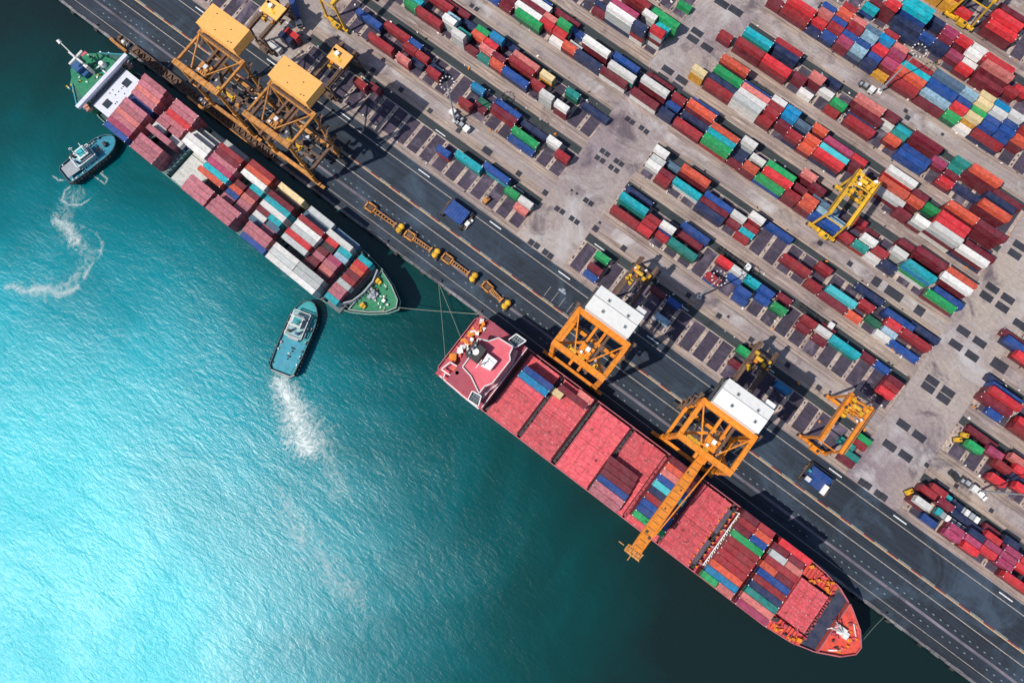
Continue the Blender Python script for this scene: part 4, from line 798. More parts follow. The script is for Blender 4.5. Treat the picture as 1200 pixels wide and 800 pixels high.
for i, (u, v, lab) in enumerate(((1022, 455, None), (1130, 510, 'amber generator set at left edge of the right yard block, upper of two'), (1122, 515, 'amber generator set at left edge of the right yard block, lower of two'), (1065, 576, 'amber generator beside the white container at right'), (602, 235, 'orange forklift on slot edge near the white short container'))):
    if not lab: continue
    x, y = at(u, v, 1) if i != 4 else at(570, 235, 1)
    r = thing('generator' if i != 4 else 'forklift', (x, y, .02), R(20*i), lab, 'generator' if i != 4 else 'forklift')
    MB().box(0, 0, .4, 2.4, 1.6, 1.5).build('housing', CRY() if i < 4 else CRB(), r); MB().box(0, 0, 0, 2.9, 2.0, .4).build('skid', DRK(), r)
    MB().cyl((.5, 0, 1.9), (.5, 0, 2.4), .3, 8).build('exhaust', RST(), r)
    if i == 4:
        b = MB().box(1.8, .8, .2, 1.6, .2, .15).box(1.8, -.8, .2, 1.6, .2, .15); b.beam((1.3, -.8, .2), (1.3, -.8, 3), .2); b.beam((1.3, .8, .2), (1.3, .8, 3), .2); b.build('mast_and_forks', DRK(), r)
# ================================================================ RED SHIP
OX, OY = 43.0, 16.0
rs = thing('container_ship', (OX, OY, 0), 0, 'red container ship moored at the quay, pink hatch covers and red bridge', 'ship')
def L2(p): return [(x-OX, y-OY) for x, y in p]
deck = [(-44.5, 5.5), (-43, 3.2), (-38, 2.5), (98, 2.5), (108, 3.5), (116.5, 6), (123.5, 9.6), (127.0, 13.2), (127.3, 16.2), (124, 21), (118, 25.3), (111.5, 28.2), (104, 29.5), (96, 30), (-38, 30), (-43, 29.2), (-44.5, 27)]
keel = [(x if x < 90 else 90+(x-90)*.88, 16+(y-16)*(.98 if x < 90 else .75)) for x, y in deck]
keel = [(x if x > -38 else -38+(x+38)*.4, y) for x, y in keel]
MB().prism(L2(deck), Z_SEA-4, 7.8, L2(keel)).build('hull', paint('hull_red', (.36, .05, .06), .5, 0, .5, .35), rs)
MB().prism(L2([(x, 16+(y-16)*.985) for x, y in deck]), 7.8, 8.0).build('main_deck', paint('dark_deck', (.085, .06, .065), .7, 0, .7, .4), rs)
def rim(poly, z0, z1, w_, name, mat, par, closed=True):
    b = MB(); n = len(poly)
    for i in range(n if closed else n-1):
        p, q = poly[i], poly[(i+1) % n]; b.beam((p[0], p[1], (z0+z1)/2), (q[0], q[1], (z0+z1)/2), w_, z1-z0)
    return b.build(name, mat, par)
rim(L2(deck), 7.8, 9.1, .28, 'bulwark', paint('bulwark_pink', (.60, .16, .19), .6, 0, .3, .3), rs)
def hatch(x0, x1, y0, y1, z=10.35, n=2, mat=None):
    for i in range(n):
        ya = y0+(y1-y0)*i/n+.06; yb = y0+(y1-y0)*(i+1)/n-.06
        MB().box((x0+x1)/2-OX, (ya+yb)/2-OY, 8, x1-x0, yb-ya, z-8).build('hatch_cover', mat or RDD(), rs)
    MB().box((x0+x1)/2-OX, (y0+y1)/2-OY, 7.9, x1-x0+1.0, y1-y0+.6, 1.3).build('hatch_coaming', RDM(), rs)
    b = MB()
    for k in range(1, 11): b.box((x0+x1)/2-OX, y0+(y1-y0)*k/11-OY, z, x1-x0-.3, .07, .04)
    for k in (1, 2): b.box(x0+(x1-x0)*k/3-OX, (y0+y1)/2-OY, z, .09, y1-y0-.3, .05)
    for k in range(7): b.box(random.uniform(x0+1, x1-1)-OX, random.uniform(y0+1, y1-1)-OY, z, random.uniform(.3, 1.4), random.uniform(.2, .8), .06, random.random())
    stuff(b.build('panel_joint', paint('joint_maroon', (.34, .05, .06), .7), rs))
    b = MB(); ny = int((y1-y0)/2.42)
    for j in range(ny+1):
        yy = y0+.4+j*(y1-y0-.8)/ny
        for xx in (x0+.3, x1-.3): b.box(xx-OX, yy-OY, z, .28, .28, .10)
        if j % 2 == 0:
            for xx in (x0+(x1-x0)*.28, (x0+x1)/2, (x0+x1)/2+.9, x0+(x1-x0)*.75):
                b.box(xx-OX+random.uniform(-.2, .2), yy-OY+random.uniform(-.6, .6), z, .28, .28, .08)
    for j in range(26): b.box(random.uniform(x0+.5, x1-.5)-OX, random.uniform(y0+.5, y1-.5)-OY, z, .2, .2, .08)
    stuff(b.build('twistlock_socket', paint('socket_pink', (.80, .48, .46)), rs))
for x0, x1 in ((-20.3, -7.6), (-5.3, 7.3), (10.2, 23.0), (25.3, 38.2), (40.0, 52.6), (54.3, 66.2), (69.2, 82.2), (83.6, 96.4)): hatch(x0, x1, 2.95, 28.9)
hatch(98.6, 109.2, 8.6, 23.2, 10.8, 1)
for xg in (-6.4, 8.8, 24.2, 39.1, 53.4, 67.8, 82.9, 97.4):
    b = MB().box(xg-OX, 0, 8, .9, 25, 1.6)
    for k in range(14): b.box(xg-OX+random.uniform(-.3, .3), -12+1.85*k, 9.6, random.uniform(.2, .6), random.uniform(.3, 1.0), random.uniform(.2, .8))
    b.build('lashing_bridge', DRK() if xg != 39.1 else RDM(), rs)
for yy in (9.5, 22.3):
    b = MB().box(68.0-OX-1.0, yy-OY, 9.8, 1.5, 9.5, .5); b.build('vent_grating', paint('vent_grating', (.10, .08, .13), .7), rs)
for k in range(10):
    for xx in (65.6, 68.3): MB().cyl((xx-OX, 4.5-OY+2.45*k, 9.2), (xx-OX, 4.5-OY+2.45*k, 10.9), .32, 7).build('deck_vent', CRO(), rs)
# white lattice walkway across the ship
b = MB(); xl = 69.3
for s in (-.75, .75): b.beam((xl+s-OX, 6.2-OY, 15.2), (xl+s-OX, 27.5-OY, 15.2), .3)
for k in range(12):
    yy = 6.2+1.77*k; b.beam((xl-.75-OX, yy-OY, 15.3), (xl+.75-OX, yy+1.77-OY, 15.3), .2); b.beam((xl+.75-OX, yy-OY, 15.3), (xl-.75-OX, yy+1.77-OY, 15.3), .2); b.beam((xl-OX, yy-OY, 15.35), (xl-OX, yy+1.2-OY, 15.35), .35, .1)
for yy in (6.2, 13, 20, 27.4):
    for s in (-.75, .75): b.beam((xl+s-OX, yy-OY, 8), (xl+s-OX, yy-OY, 15.2), .28)
b.build('lattice_walkway', GRY() if False else WHT(), rs)
# bow: sunken navy deck, forecastle, windlasses
MB().box(113.9-OX, 0, 8.0, 4.2, 21.5, .12).build('sunken_deck', paint('navy_deck', (.02, .035, .09), .6), rs)
fc = [(116.1, 6.3), (123.2, 10.0), (126.5, 13.4), (126.8, 16.2), (123.6, 20.6), (117.8, 24.8), (116.1, 25.8)]
MB().prism(L2(fc), 8, 9.8).build('forecastle_deck', paint('forecastle_red', (.74, .075, .045), .6, 0, .5, .3), rs)
rim(L2(fc), 9.8, 10.9, .26, 'bow_rail', paint('bulwark_pink', (.6, .16, .19)), rs)
b = MB()
for k in range(16): b.beam((116.6+.55*k-OX, 25.0-.45*k-OY, 9.9), (116.9+.55*k-OX, 22.4-.30*k-OY, 9.9), .12, .2)
b.build('deck_rib', RDM(), rs)
b = MB().cyl((117.5-OX, .0, 10), (121.5-OX, .8, 10), .9, 10).box(118.5-OX, 1.6, 9.8, 3.4, 1.0, 1.3).beam((113.5-OX, -.8, 15.5), (119-OX, .6, 11), .5).beam((114-OX, 1.8, 14.5), (119.3-OX, .8, 11), .25).beam((113.2-OX, -1.8, 13.5), (115.5-OX, 1.2, 14.5), .2).box(120.6-OX, .4, 9.8, 1.8, 2.4, .9)
MB().beam((120.8-OX, 5.2, 10.2), (123.6-OX, 2.2, 10.2), .3).build('anchor_chain', WHT(), rs); MB().beam((118.8-OX, -7.0, 10.2), (122-OX, -4.6, 10.2), .5).build('gangway', WHT(), rs)
b.build('foremast', WHT(), rs)
for k in range(24):
    xx = random.uniform(116.6, 124.5); lim = (126.5-xx)*.85+1.2; yy = random.uniform(-lim, lim)
    MB().box(xx-OX, yy, 9.8, random.uniform(.4, 1.3), random.uniform(.4, 1.2), random.uniform(.3, 1.1), random.random()).build('mooring_gear', random.choice((CRO, RDM, CRO, DRK, RDD))(), rs)
for s in (-1, 1):
    sd_ = [(98.5, 16+s*8.4), (110.8, 16+s*8.4 if s > 0 else 7.8), (110.8, 16+s*11.9), (104, 16+s*12.9), (98.5, 16+s*13.2)]
    if s < 0: sd_ = sd_[::-1]
    MB().prism(L2(sd_), 8, 8.9).build('side_deck', paint('forecastle_red', (.74, .075, .045)), rs)
    b = MB()
    for k in range(9): b.beam((99.5+1.2*k-OX, s*8.6, 9.6), (99.5+1.2*k-OX, s*12.6, 9.3), .14, .7)
    b.build('frame_rib', RDM(), rs)
    for k in range(16):
        MB().box(random.uniform(99, 110.5)-OX, s*random.uniform(7.6, 12.2), 8.9, random.uniform(.4, 1.5), random.uniform(.4, 1.3), random.uniform(.3, 1.6), random.random()).build('mooring_gear', random.choice((CRO, RDM, CRO, CRO, DRK, RDD))(), rs)
for k in range(20): MB().box(110.6-OX+random.uniform(-.4, .4), -9.5+k, 8, random.uniform(.4, 1.1), random.uniform(.4, .8), random.uniform(.8, 1.8)).build('breakwater_fitting', RDM(), rs)
# accommodation block at the stern
def W2(pts, z): return [(a-OX, b-OY) for a, b in (at(u, v, z) for u, v in pts)]
def ccw(p):
    a = sum(p[i][0]*p[(i+1) % len(p)][1]-p[(i+1) % len(p)][0]*p[i][1] for i in range(len(p))); return p if a > 0 else p[::-1]
MB().box(-33.0-OX, 0, 8, 21.5, 26.6, 1.6).build('poop_deck', RDM(), rs)
MB().box(-30.2-OX, 0, 9.6, 15.6, 26.2, 7.4).build('lower_house', paint('house_magenta', (.44, .065, .11), .5, 0, .3, .2), rs)
roofp = ccw(W2([(584, 396), (601, 406.5), (597, 415.5), (598, 422), (577, 449), (568, 452.5), (561.5, 461), (552, 441), (542, 430), (556, 411), (560, 397), (573, 400)], 22))
inner = [(x*.985-.4, y*.98) for x, y in roofp]
MB().prism(inner, 17, 21.9).build('bridge_house', paint('house_magenta', (.46, .085, .13)), rs)
MB().prism(roofp, 21.9, 22.15).build('bridge_roof', paint('bridge_roof_pink', (.80, .13, .18), .5, 0, .3, .2), rs)
rim(roofp, 22.3, 22.8, .42, 'roof_rail', WHT(), rs)
b = MB()
for i in range(0, 26): b.box(-22.9-OX+.35, -12.2+.98*i, 15.2, .12, .6, .9)
b.build('bridge_window', GLS(), rs)
rim([(-22.3-OX, -13.1), (-22.3-OX, 13.1)], 17, 17.5, .3, 'front_rail', WHT(), rs, False)
for qd in ([(595.5, 398.5), (605, 391.5), (616.5, 399.5), (604, 407.5)], [(553.5, 458), (548.5, 468), (560.5, 476), (564, 464)]):
    p = ccw(W2(qd, 20)); MB().prism(p, 19.6, 19.9).build('bridge_wing', paint('dark_teal_panel', (.02, .06, .08), .5), rs); rim(p, 19.9, 20.6, .34, 'wing_rail', WHT(), rs)
    b = MB(); c0 = (sum(q[0] for q in p)/4, sum(q[1] for q in p)/4)
    for k in (-1, 0, 1): b.box(c0[0]+k*1.0, c0[1], 19.9, .12, 3.4, .1); b.box(c0[0], c0[1]+k*1.0, 19.9, 3.4, .12, .1)
    b.build('panel_seam', GRY(), rs)
MB().prism(ccw(W2([(601, 408), (607, 411), (602, 424), (581, 453), (574, 457), (566, 467), (561.5, 461), (568, 452.5), (577, 449), (598, 422)], 19)), 17.0, 18.9).build('bridge_front_ledge', paint('pale_pink_ledge', (.78, .50, .54), .5, 0, .2, .2), rs)
MB().box(-34.6-OX, .6, 17, 5.0, 5.6, 9).build('funnel', DRK(), rs)
MB().cyl((-34.6-OX, .6, 26), (-34.6-OX, .6, 26.15), 1.15, 16).build('funnel_emblem', WHT(), rs)
b = MB()
for k in (-1.6, 0, 1.6): MB().cyl((-35.9-OX, .6+k, 26), (-35.9-OX, .6+k, 27.2), .4, 8).build('exhaust_pipe', GRY(), rs)
p = ccw([(a-OX, b-OY) for a, b in (at(u, v, 24) for u, v in ((571.5, 414), (583, 423), (574.5, 434), (562.5, 428)))])
MB().prism(p, 22.1, 24.4).build('monkey_island', WHT(), rs)
b = MB().beam((-31-OX, -2.2, 24.5), (-31-OX, -2.2, 29), .3).beam((-31-OX, -3.8, 28), (-31-OX, -.4, 28), .2).box(-29-OX, 1.2, 24.4, 3.0, .25, .3); b.build('radar_mast', WHT(), rs)
for rr_ in ([(517, 432.7), (527.5, 424.5), (541, 432), (553.7, 441.7), (553, 450), (548.5, 448.5)], [(517, 432.7), (529.7, 441), (540, 444)], [(529.7, 441), (532, 451.5)], [(542.5, 450), (550, 456)], [(560.5, 405), (577, 380), (582, 384), (580, 388)], [(582, 399), (584.5, 400), (580, 411), (568, 403.5)], [(515, 440), (540, 462), (561, 479)], [(522, 437), (519, 444)], [(577, 380), (600, 397)], [(536, 447), (545, 454), (541, 459)]):
    rim(W2(rr_, 16), 16, 16.5, .42, 'deck_rail', WHT(), rs, False)
MB().prism(ccw(W2([(527, 424), (553, 443), (560, 462), (548, 470), (515, 441)], 14)), 9.7, 14).build('port_side_deck', RDD(), rs)
MB().prism(ccw(W2([(562, 397), (576, 382), (600, 398), (584, 397)], 14)), 9.7, 14).build('starboard_side_deck', RDD(), rs)
for k in range(44):
    t = k/43; u, v = 531+33*t+random.uniform(-4, 4), 420-42*t+random.uniform(-4, 4); x, y = at(u, v, 11)
    MB().box(x-OX, y-OY, 9.6, random.uniform(.8, 1.9), random.uniform(.8, 2.2), random.uniform(.6, 2), random.random()).build('mooring_winch', random.choice((CRO, CRO, CRO, RDD, WHT))(), rs)
for u, v in ((568, 386), (553, 398), (549, 410), (536, 437), (594, 411), (564, 451)):
    x, y = at(u, v, 16); MB().cyl((x-OX, y-OY, 14), (x-OX, y-OY, 17), .7, 10).build('vent_dome', WHT(), rs)
x, y = at(537, 437, 15); MB().box(x-OX, y-OY, 14, 4.4, 2.2, 1.5, R(-20)).build('lifeboat', CRO(), rs)
# ================================================================ GREEN SHIP
gr = thing('container_ship', (-150, 12.3, 0), TH, 'green container ship fully loaded with rose, white and turquoise containers', 'ship')
gd = [(-73.5, -3.5), (-71.5, -7), (-67, -9.6), (-60, -11.4), (-40, -12.3), (52, -12.3), (60, -11.2), (67, -8.6), (73, -4.8), (78, -.4), (80.2, 3.2), (78.6, 6.0), (73, 9.0), (66, 11.0), (56, 12.3), (-40, 12.3), (-60, 11.4), (-67, 9.6), (-71.5, 7), (-73.5, 3.5)]
gk = [((x if abs(x) < 50 else math.copysign(50+(abs(x)-50)*.8, x)), y*(.97 if abs(x) < 50 else .7)) for x, y in gd]
MB().prism(gd, Z_SEA-3, 4.4, gk).build('hull', GRH(), gr)
MB().prism([(x*.995, y*.98) for x, y in gd], 4.4, 4.55).build('main_deck', paint('dark_teal_deck', (.02, .07, .075), .7, 0, .6, .4), gr)
rim(gd, 4.4, 5.5, .26, 'bulwark', paint('pale_green_rail', (.25, .42, .38), .6), gr)
for i, x0 in enumerate((-49.0, -34.6, -20.8, -8.6, 3.8, 17.8, 32.4, 44.0)):
    for s in (-1, 1): MB().box(x0+5.9, s*6.05, 4.5, 11.6, 11.9, 1.65).build('hatch_cover', RUSW() if i == 2 else paint('hatch_grey', (.15, .18, .19), .7, 0, .6, .4), gr)
MB().box(61.0, -.9, 4.5, 6.4, 21.5, 1.65).build('hatch_cover', paint('hatch_grey', (.15, .18, .19)), gr)
for xg in (-36.2, -22.0, 2.9, 16.6, 31.3, 44.4, 56.6):
    b = MB().box(xg, 0, 4.5, .8, 23, 3)
    for k in range(12): b.box(xg, -11+2*k, 7.5, .5, .3, 1.6)
    b.build('lashing_bridge', paint('lashing_teal', (.03, .13, .15), .7), gr)
fd = [(66.2, -8.4), (72.6, -4.4), (77.6, -.2), (79.4, 3.1), (78, 5.6), (72.6, 8.4), (66.2, 10.4)]
MB().prism(fd, 4.5, 6.6).build('forecastle_deck', GRD(), gr); rim(fd, 6.6, 7.6, .28, 'bow_rail', paint('pale_rail', (.5, .56, .55)), gr)
b = MB(); arc = [(62.2+.0, -9.5), (65.6, -5), (66.8, 0), (66.8, 5), (65.3, 9.6)]
for p, q in zip(arc, arc[1:]): b.beam((*p, 7.4), (*q, 7.4), .45, 3.2)
b.build('breakwater', GRY(), gr)
b = MB()
for k in range(13):
    p = arc[min(3, k//3)]; q = arc[min(4, k//3+1)]; f = (k % 3)/3; x = p[0]+(q[0]-p[0])*f; y = p[1]+(q[1]-p[1])*f; b.beam((x+.3, y, 8.2), (x+1.9, y, 6.6), .14)
b.build('breakwater_stay', GRY(), gr)
b = MB().cyl((69.3, -.6, 7.5), (69.3, 3.2, 7.5), .8, 10).box(70.4, 1.6, 6.6, 1.5, 3.0, 1.2).beam((68.5, 1.2, 11), (71.5, 1.6, 7), .3).box(68.2, 2.6, 6.6, .9, .9, 2); b.build('windlass', GRY(), gr)
for x, y in ((67.6, 6.5), (69.0, -4.0)):
    MB().cyl((x, y-.9, 7.4), (x, y+.9, 7.4), .8, 10).box(x+1, y, 6.6, 1, 1.4, 1).build('mooring_winch', CRY(), gr)
for k in range(26):
    xx = random.uniform(67, 77); lim = (79.5-xx)*.62+.6
    MB().box(xx, 1.6+random.uniform(-lim, lim), 6.6, random.uniform(.25, .8), random.uniform(.25, .8), random.uniform(.3, .9), random.random()).build('deck_fitting', random.choice((WHT, DRK, GRD, WHT, CRB))(), gr)
MB().box(74.2, 2.2, 6.6, 1.2, 1.2, 1.2).build('deck_locker', WHT(), gr)
# superstructure
def G2(pts, z):
    o = []
    for u, v in pts:
        x, y = at(u, v, z); dx, dy = x+150, y-12.3; c, s = math.cos(-TH), math.sin(-TH); o.append((dx*c-dy*s, dx*s+dy*c))
    return o
HZ = 15.5
fx = G2([(122, 93)], HZ)[0][0]
LIL = paint('lilac_grey_house', (.78, .82, .92), .5, 0, .15, .1)
tail = [(fx-13, -4), (fx-9, -7), (fx, -9.2), (fx, 9.2), (fx-9, 7), (fx-13, 4)]
MB().prism(tail, 4.5, HZ-.4).build('deck_house', LIL, gr)
MB().prism([(x-.02*abs(x+50)*0, y*1.04) for x, y in tail], HZ-.4, HZ-.1).build('house_roof', GRD(), gr)
MB().prism([(fx-15, -8.5), (fx-8, -10.6), (fx-.5, -11.4), (fx-.5, 11.4), (fx-8, 10.6), (fx-15, 8.5), (fx-17.5, 4), (fx-17.5, -4)], 4.5, 8.5).build('poop_deck', GRD(), gr)
MB().box(fx-.2, 0, HZ-.9, 1.5, 27.2, 1.3).build('bridge_wing', paint('lilac_white', (.60, .62, .74), .5, 0, .2, .15), gr)
MB().box(fx+.95, 0, HZ-3.0, .35, 21, .9).build('bridge_window_band', GLS(), gr)
fdx = (fx+1.0-51.4)/2; FZ = 12.4
MB().box(fdx, 0, 4.5, -51.4-fx-1.0, 18.4, FZ-4.5).build('forward_house', LIL, gr)
for s in (-1, 1):
    MB().box(fdx, s*5.4, FZ+.02, 3.0, 3.0, .1).build('deck_opening', GLS(), gr)
    b = MB(); 
    for z in (9, 11): b.beam((fx-.6, s*9, z), (fx+1.8, s*12.5, z+4), .25)
    b.build('wing_strut', GRY(), gr)
    t = [(fx-1.2, s*13.3), (fx-1.2, s*8.4), (fx-9.5, s*7.6)]
    MB().prism(ccw(t), HZ-1.5, HZ-1.1).build('wing_deck', paint('dark_green_deck', (.012, .13, .10), .6), gr)
    MB().beam((fx-1.2, s*13.3, HZ-.9), (fx-9.5, s*7.6, HZ-.9), .45).build('wing_rail', paint('blue_rail', (.03, .28, .36), .5), gr)
    MB().box(fx-2.5, s*11.3, 9.0, 5.0, 2.0, 1.7).build('lifeboat', paint('lifeboat_coral', (.72, .30, .22), .5), gr)
b = MB()
for k in range(9): b.box(fdx+random.choice((-2.2, 0, 2.4)), -3.4+.85*k, FZ, .4, .4, .15)
b.build('deck_vent_cap', DRK(), gr)
for a_, sz, m_, nm in (((91, 79), (3.4, 3.2, 4.0), BLD, 'funnel'), ((96, 83), (2.6, 2.4, 2.2), BLD, 'funnel_casing'), ((85, 70), (2.8, 3.0, 2.2), BLD, 'funnel_casing')):
    x, y = G2([a_], HZ+3)[0]; MB().box(x, y, HZ-.4, *sz).build(nm, m_(), gr)
x, y = G2([(89, 68)], HZ+6.4)[0]
b = MB().beam((x, y, HZ), (x, y, HZ+7), 1.0).beam((x-3.6, y, HZ+6.4), (x+3.6, y, HZ+6.4), .7).beam((x, y-3.4, HZ+6.4), (x, y+3.4, HZ+6.4), .8).beam((x, y, HZ+7), (x-5.5, y+.6, HZ+9.5), .35).box(x+3.8, y, HZ, 1.6, 1.2, 5.2).cyl((x-5.8, y+.6, HZ+9.4), (x-7, y+.8, HZ+10), .7, 9); b.build('mast', WHT(), gr)
for u, v, m_ in ((100.5, 65.5, 'k'), (95, 94, 'y'), (93, 100, 'w')):
    x, y = G2([(u, v)], HZ-1)[0]; MB().box(x, y, 8.5, 2.4, 2.4, HZ-9).build('deck_gear', {'k': RDD, 'y': CRY, 'w': WHT}[m_](), gr)
x, y = G2([(119.5, 75.5)], HZ+1)[0]; b = MB().cyl((x, y, HZ), (x, y, HZ+2), 1.4, 12, .9).box(x+1.6, y-1.6, HZ, 2.6, .5, .4).box(x-1, y-1.8, HZ, .5, 2, .3); b.build('satellite_dome', WHT(), gr)
for k in range(60):
    xx = random.uniform(fx-12, fx-2); MB().box(xx, random.uniform(-6, 6), HZ-.1, random.uniform(.25, .8), random.uniform(.25, .9), random.uniform(.2, .7), random.random()).build('roof_fitting', random.choice((WHT, DRK, GRD, CRY))(), gr) if k < 26 else MB().box(random.uniform(fx-15, fx-2), random.choice((-1, 1))*random.uniform(7.6, 10.4), 8.5, .6, .6, .8).build('deck_fitting', random.choice((WHT, CRY, TEA))(), gr)
# ================================================================ TUGS
ropem = paint('rope', (.34, .36, .28), .9, 0, 0, .2)
def tug(b_, s_, wd, label, kind):
    xb, yb = at(*b_, 1.5); xs, ys = at(*s_, 1.5); L = math.hypot(xb-xs, yb-ys); ang = math.atan2(yb-ys, xb-xs)
    r = thing('tug_boat', ((xb+xs)/2, (yb+ys)/2, 0), ang, label, 'tug', 'tugs pushing the green ship')
    h = L/2; w2 = wd/2
    o = [(-h, -w2*.72), (-h+1.2, -w2*.92), (-h*.4, -w2), (h*.35, -w2)]+[(h*.35+(h*.65)*math.sin(a), -w2*math.cos(a)) for a in [math.pi*k/10 for k in range(1, 10)]]+[(h*.35, w2), (-h*.4, w2), (-h+1.2, w2*.92), (-h, w2*.72)]
    MB().prism(o, Z_SEA-2, .3, [(x*.92, y*.85) for x, y in o]).build('hull', paint('tug_hull', (.012, .06, .08), .5, 0, .3, .3), r)
    MB().prism([(x*.975, y*.95) for x, y in o], .3, .45).build('deck', TEA() if kind else paint('tug_deck_blue', (.01, .30, .46), .5), r)
    rim([(x*.985, y*.97) for x, y in o], .3, 1.3, .3, 'bulwark', paint('tug_bulwark', (.03, .12, .16), .6), r)
    rim(o, -.5, .2, .7, 'rubber_fender', BLK(), r)
    if kind:   # broad stern working deck, wheelhouse forward
        MB().prism([(-h*.92, -w2*.66), (-h*.1, -w2*.86), (-h*.1, w2*.86), (-h*.92, w2*.66)], .45, .6).build('aft_deck', paint('tug_aft_deck', (.01, .36, .50), .5, 0, .2, .35), r)
        hx = h*.30
        rim([(x*1.0, y*.99) for x, y in o[:2]]+[(o[-2][0], o[-2][1]*.99), (o[-1][0], o[-1][1]*.99)][:0], .3, .9, .35, 'stern_rail', WHT(), r, False)
        MB().beam((-h+.1, -w2*.7, .8), (-h+.1, w2*.7, .8), .5, .5).build('stern_roller', WHT(), r)
        MB().box(-h*.02, .3, .45, 2.4, 4.2, 2.0, 0).build('winch_house', GRY(), r)
    else:
        hx = -h*.12
        MB().prism([(-h*.9, -w2*.55), (-h*.45, -w2*.6), (-h*.45, w2*.6), (-h*.9, w2*.55)], 1.9, 2.1).build('awning', GRY(), r)
    MB().box(hx, .4, .45, h*.62, wd*.52, 2.5).build('deck_house', paint('tug_house', (.35, .60, .64), .5), r)
    rim([(hx-h*.34, .4-wd*.30), (hx+h*.34, .4-wd*.30), (hx+h*.34, .4+wd*.30), (hx-h*.34, .4+wd*.30)], 2.95, 3.4, .28, 'house_rail', WHT(), r)
    MB().box(hx+1.0, .4, 2.95, 4.4, 4.2, 2.4).build('wheelhouse', WHT(), r)
    MB().box(hx+1.0, .4, 5.35, 3.2, 3.0, .2).build('wheelhouse_roof', TEA(), r)
    MB().box(hx+1.0, .4, 4.2, 4.6, 4.4, .6).build('window_band', GLS(), r)
    for s in (-1, 1): MB().cyl((hx-h*.22, .4+s*1.6, 2.9), (hx-h*.22, .4+s*1.6, 5.6), .55, 9).build('funnel', DRK() if s > 0 else BLD(), r)
    b = MB().beam((hx-.6, .4, 5.4), (hx-.6, .4, 11.0), .3).beam((hx-.6, -1.4, 8.8), (hx-.6, 2.2, 8.8), .22).box(hx-.3, .4, 10.2, 1.4, .25, .2); b.build('mast', WHT(), r)
    MB().cyl((h*.62, -.9, 1.1), (h*.62, .9, 1.1), .75, 10).build('bow_winch', DRK(), r)
    for k in range(26):
        a = random.random(); s = random.choice((-1, 1)); MB().box(-h*.9+1.6*h*a, s*w2*.8, .45, random.uniform(.3, .8), random.uniform(.3, .7), random.uniform(.3, 1.0)).build('deck_fitting', random.choice((WHT, GRY, DRK, TEA))(), r)
    for sx_, ln in ((-1, .34), (1, .34)):
        q = MB()
        for k in range(7): q.box(hx-h*.3+k*h*.1, .4+sx_*wd*.33, .45, .12, .12, 1.1)
        q.beam((hx-h*.32, .4+sx_*wd*.33, 1.5), (hx+h*.32, .4+sx_*wd*.33, 1.5), .12); q.build('side_railing', WHT(), r)
    MB().beam((hx+2.4, -2.6, 6.2), (hx+2.4, 3.4, 6.2), .22).beam((hx+2.4, .4, 5.3), (hx+2.4, .4, 6.4), .3).build('radar_bar', WHT(), r)
    for k in range(5): MB().cyl((-h*.3-1.1*k, -w2*.1+random.uniform(-1.6, 1.6), .6), (-h*.3-1.1*k, random.uniform(-1.2, 1.2), .62+.3), .28, 8).build('capstan', random.choice((GRY, DRK, WHT))(), r)
    q = MB()
    for k in range(40): a = k*.5; q.beam((h*.35+(.5+.02*k)*math.cos(a), (.5+.02*k)*math.sin(a), .62), (h*.35+(.5+.02*k)*math.cos(a+.5), (.5+.02*k)*math.sin(a+.5), .62), .12)
    q.build('coiled_rope', ropem, r)
    b = MB(); x = -h*.85
    while x < h*.5:
        for s in (-1, 1): b.cyl((x, s*(w2+.1), .1), (x, s*(w2+.5), .1), .5, 8)
        x += 1.5
    b.build('tyre_fender', BLK(), r)
tug((133.5, 160), (74, 206), 9.4, 'small teal tug at stern of green ship, with grey awning', 0)
tug((364, 352), (328, 437), 11.0, 'larger blue tug pushing the bow of green ship, wide turquoise aft deck', 1)
# ================================================================ MOORING LINES
ropem = paint('rope', (.34, .36, .28), .9, 0, 0, .2)
def rope(p, q, label, sag=1.5, th=.16):
    b = MB(); n = 10; pts = []
    for i in range(n+1):
        t = i/n; pts.append((p[0]+(q[0]-p[0])*t, p[1]+(q[1]-p[1])*t, p[2]+(q[2]-p[2])*t-sag*4*t*(1-t)))
    for a, c in zip(pts, pts[1:]): b.beam(a, c, th)
    tag(b.build('mooring_line', ropem), label, 'mooring line', 'mooring lines')
g = gs(79, 3)
a = at(561.7, 368, .5); rope((*g, 6.8), (*a, .5), 'long mooring line from the green ship bow to quay by red ship stern', .8)
a = at(514, 333, .5); b_ = at(522, 423, 9); rope((*a, .5), (*b_, 9), 'left of two mooring lines running from red ship stern to the quay', .5, .12)
a = at(515, 334, .5); b_ = at(541, 398, 9); rope((*a, .5), (*b_, 9), 'right of two mooring lines running from red ship stern to the quay', .5, .12)
a = at(1037, 721.5, .5); rope((126.3, 17, 9.6), (*a, .5), 'mooring line from the red ship bow to the quay', .5, .12)
for i, (u, v) in enumerate(((514, 333), (561.7, 367), (1037, 721.5), (612, 404), (450, 287), (300, 175), (900, 620), (110, 33))):
    x, y = at(u, v, .5); y = max(y, 31.4)
    r = thing('bollard', (x, 31.7, 0), 0, 'quayside mooring bollard', 'bollard', 'bollards along the quay edge') if False else None
    b = MB().cyl((x, 31.6, 0), (x, 31.6, .7), .3, 10, .22).cyl((x, 31.6, .7), (x, 31.6, .95), .42, 10, .36)
    o = b.build('bollard', DRK()); tag(o, 'small dark iron bollard on the quay edge', 'bollard', 'bollards along the quay edge')
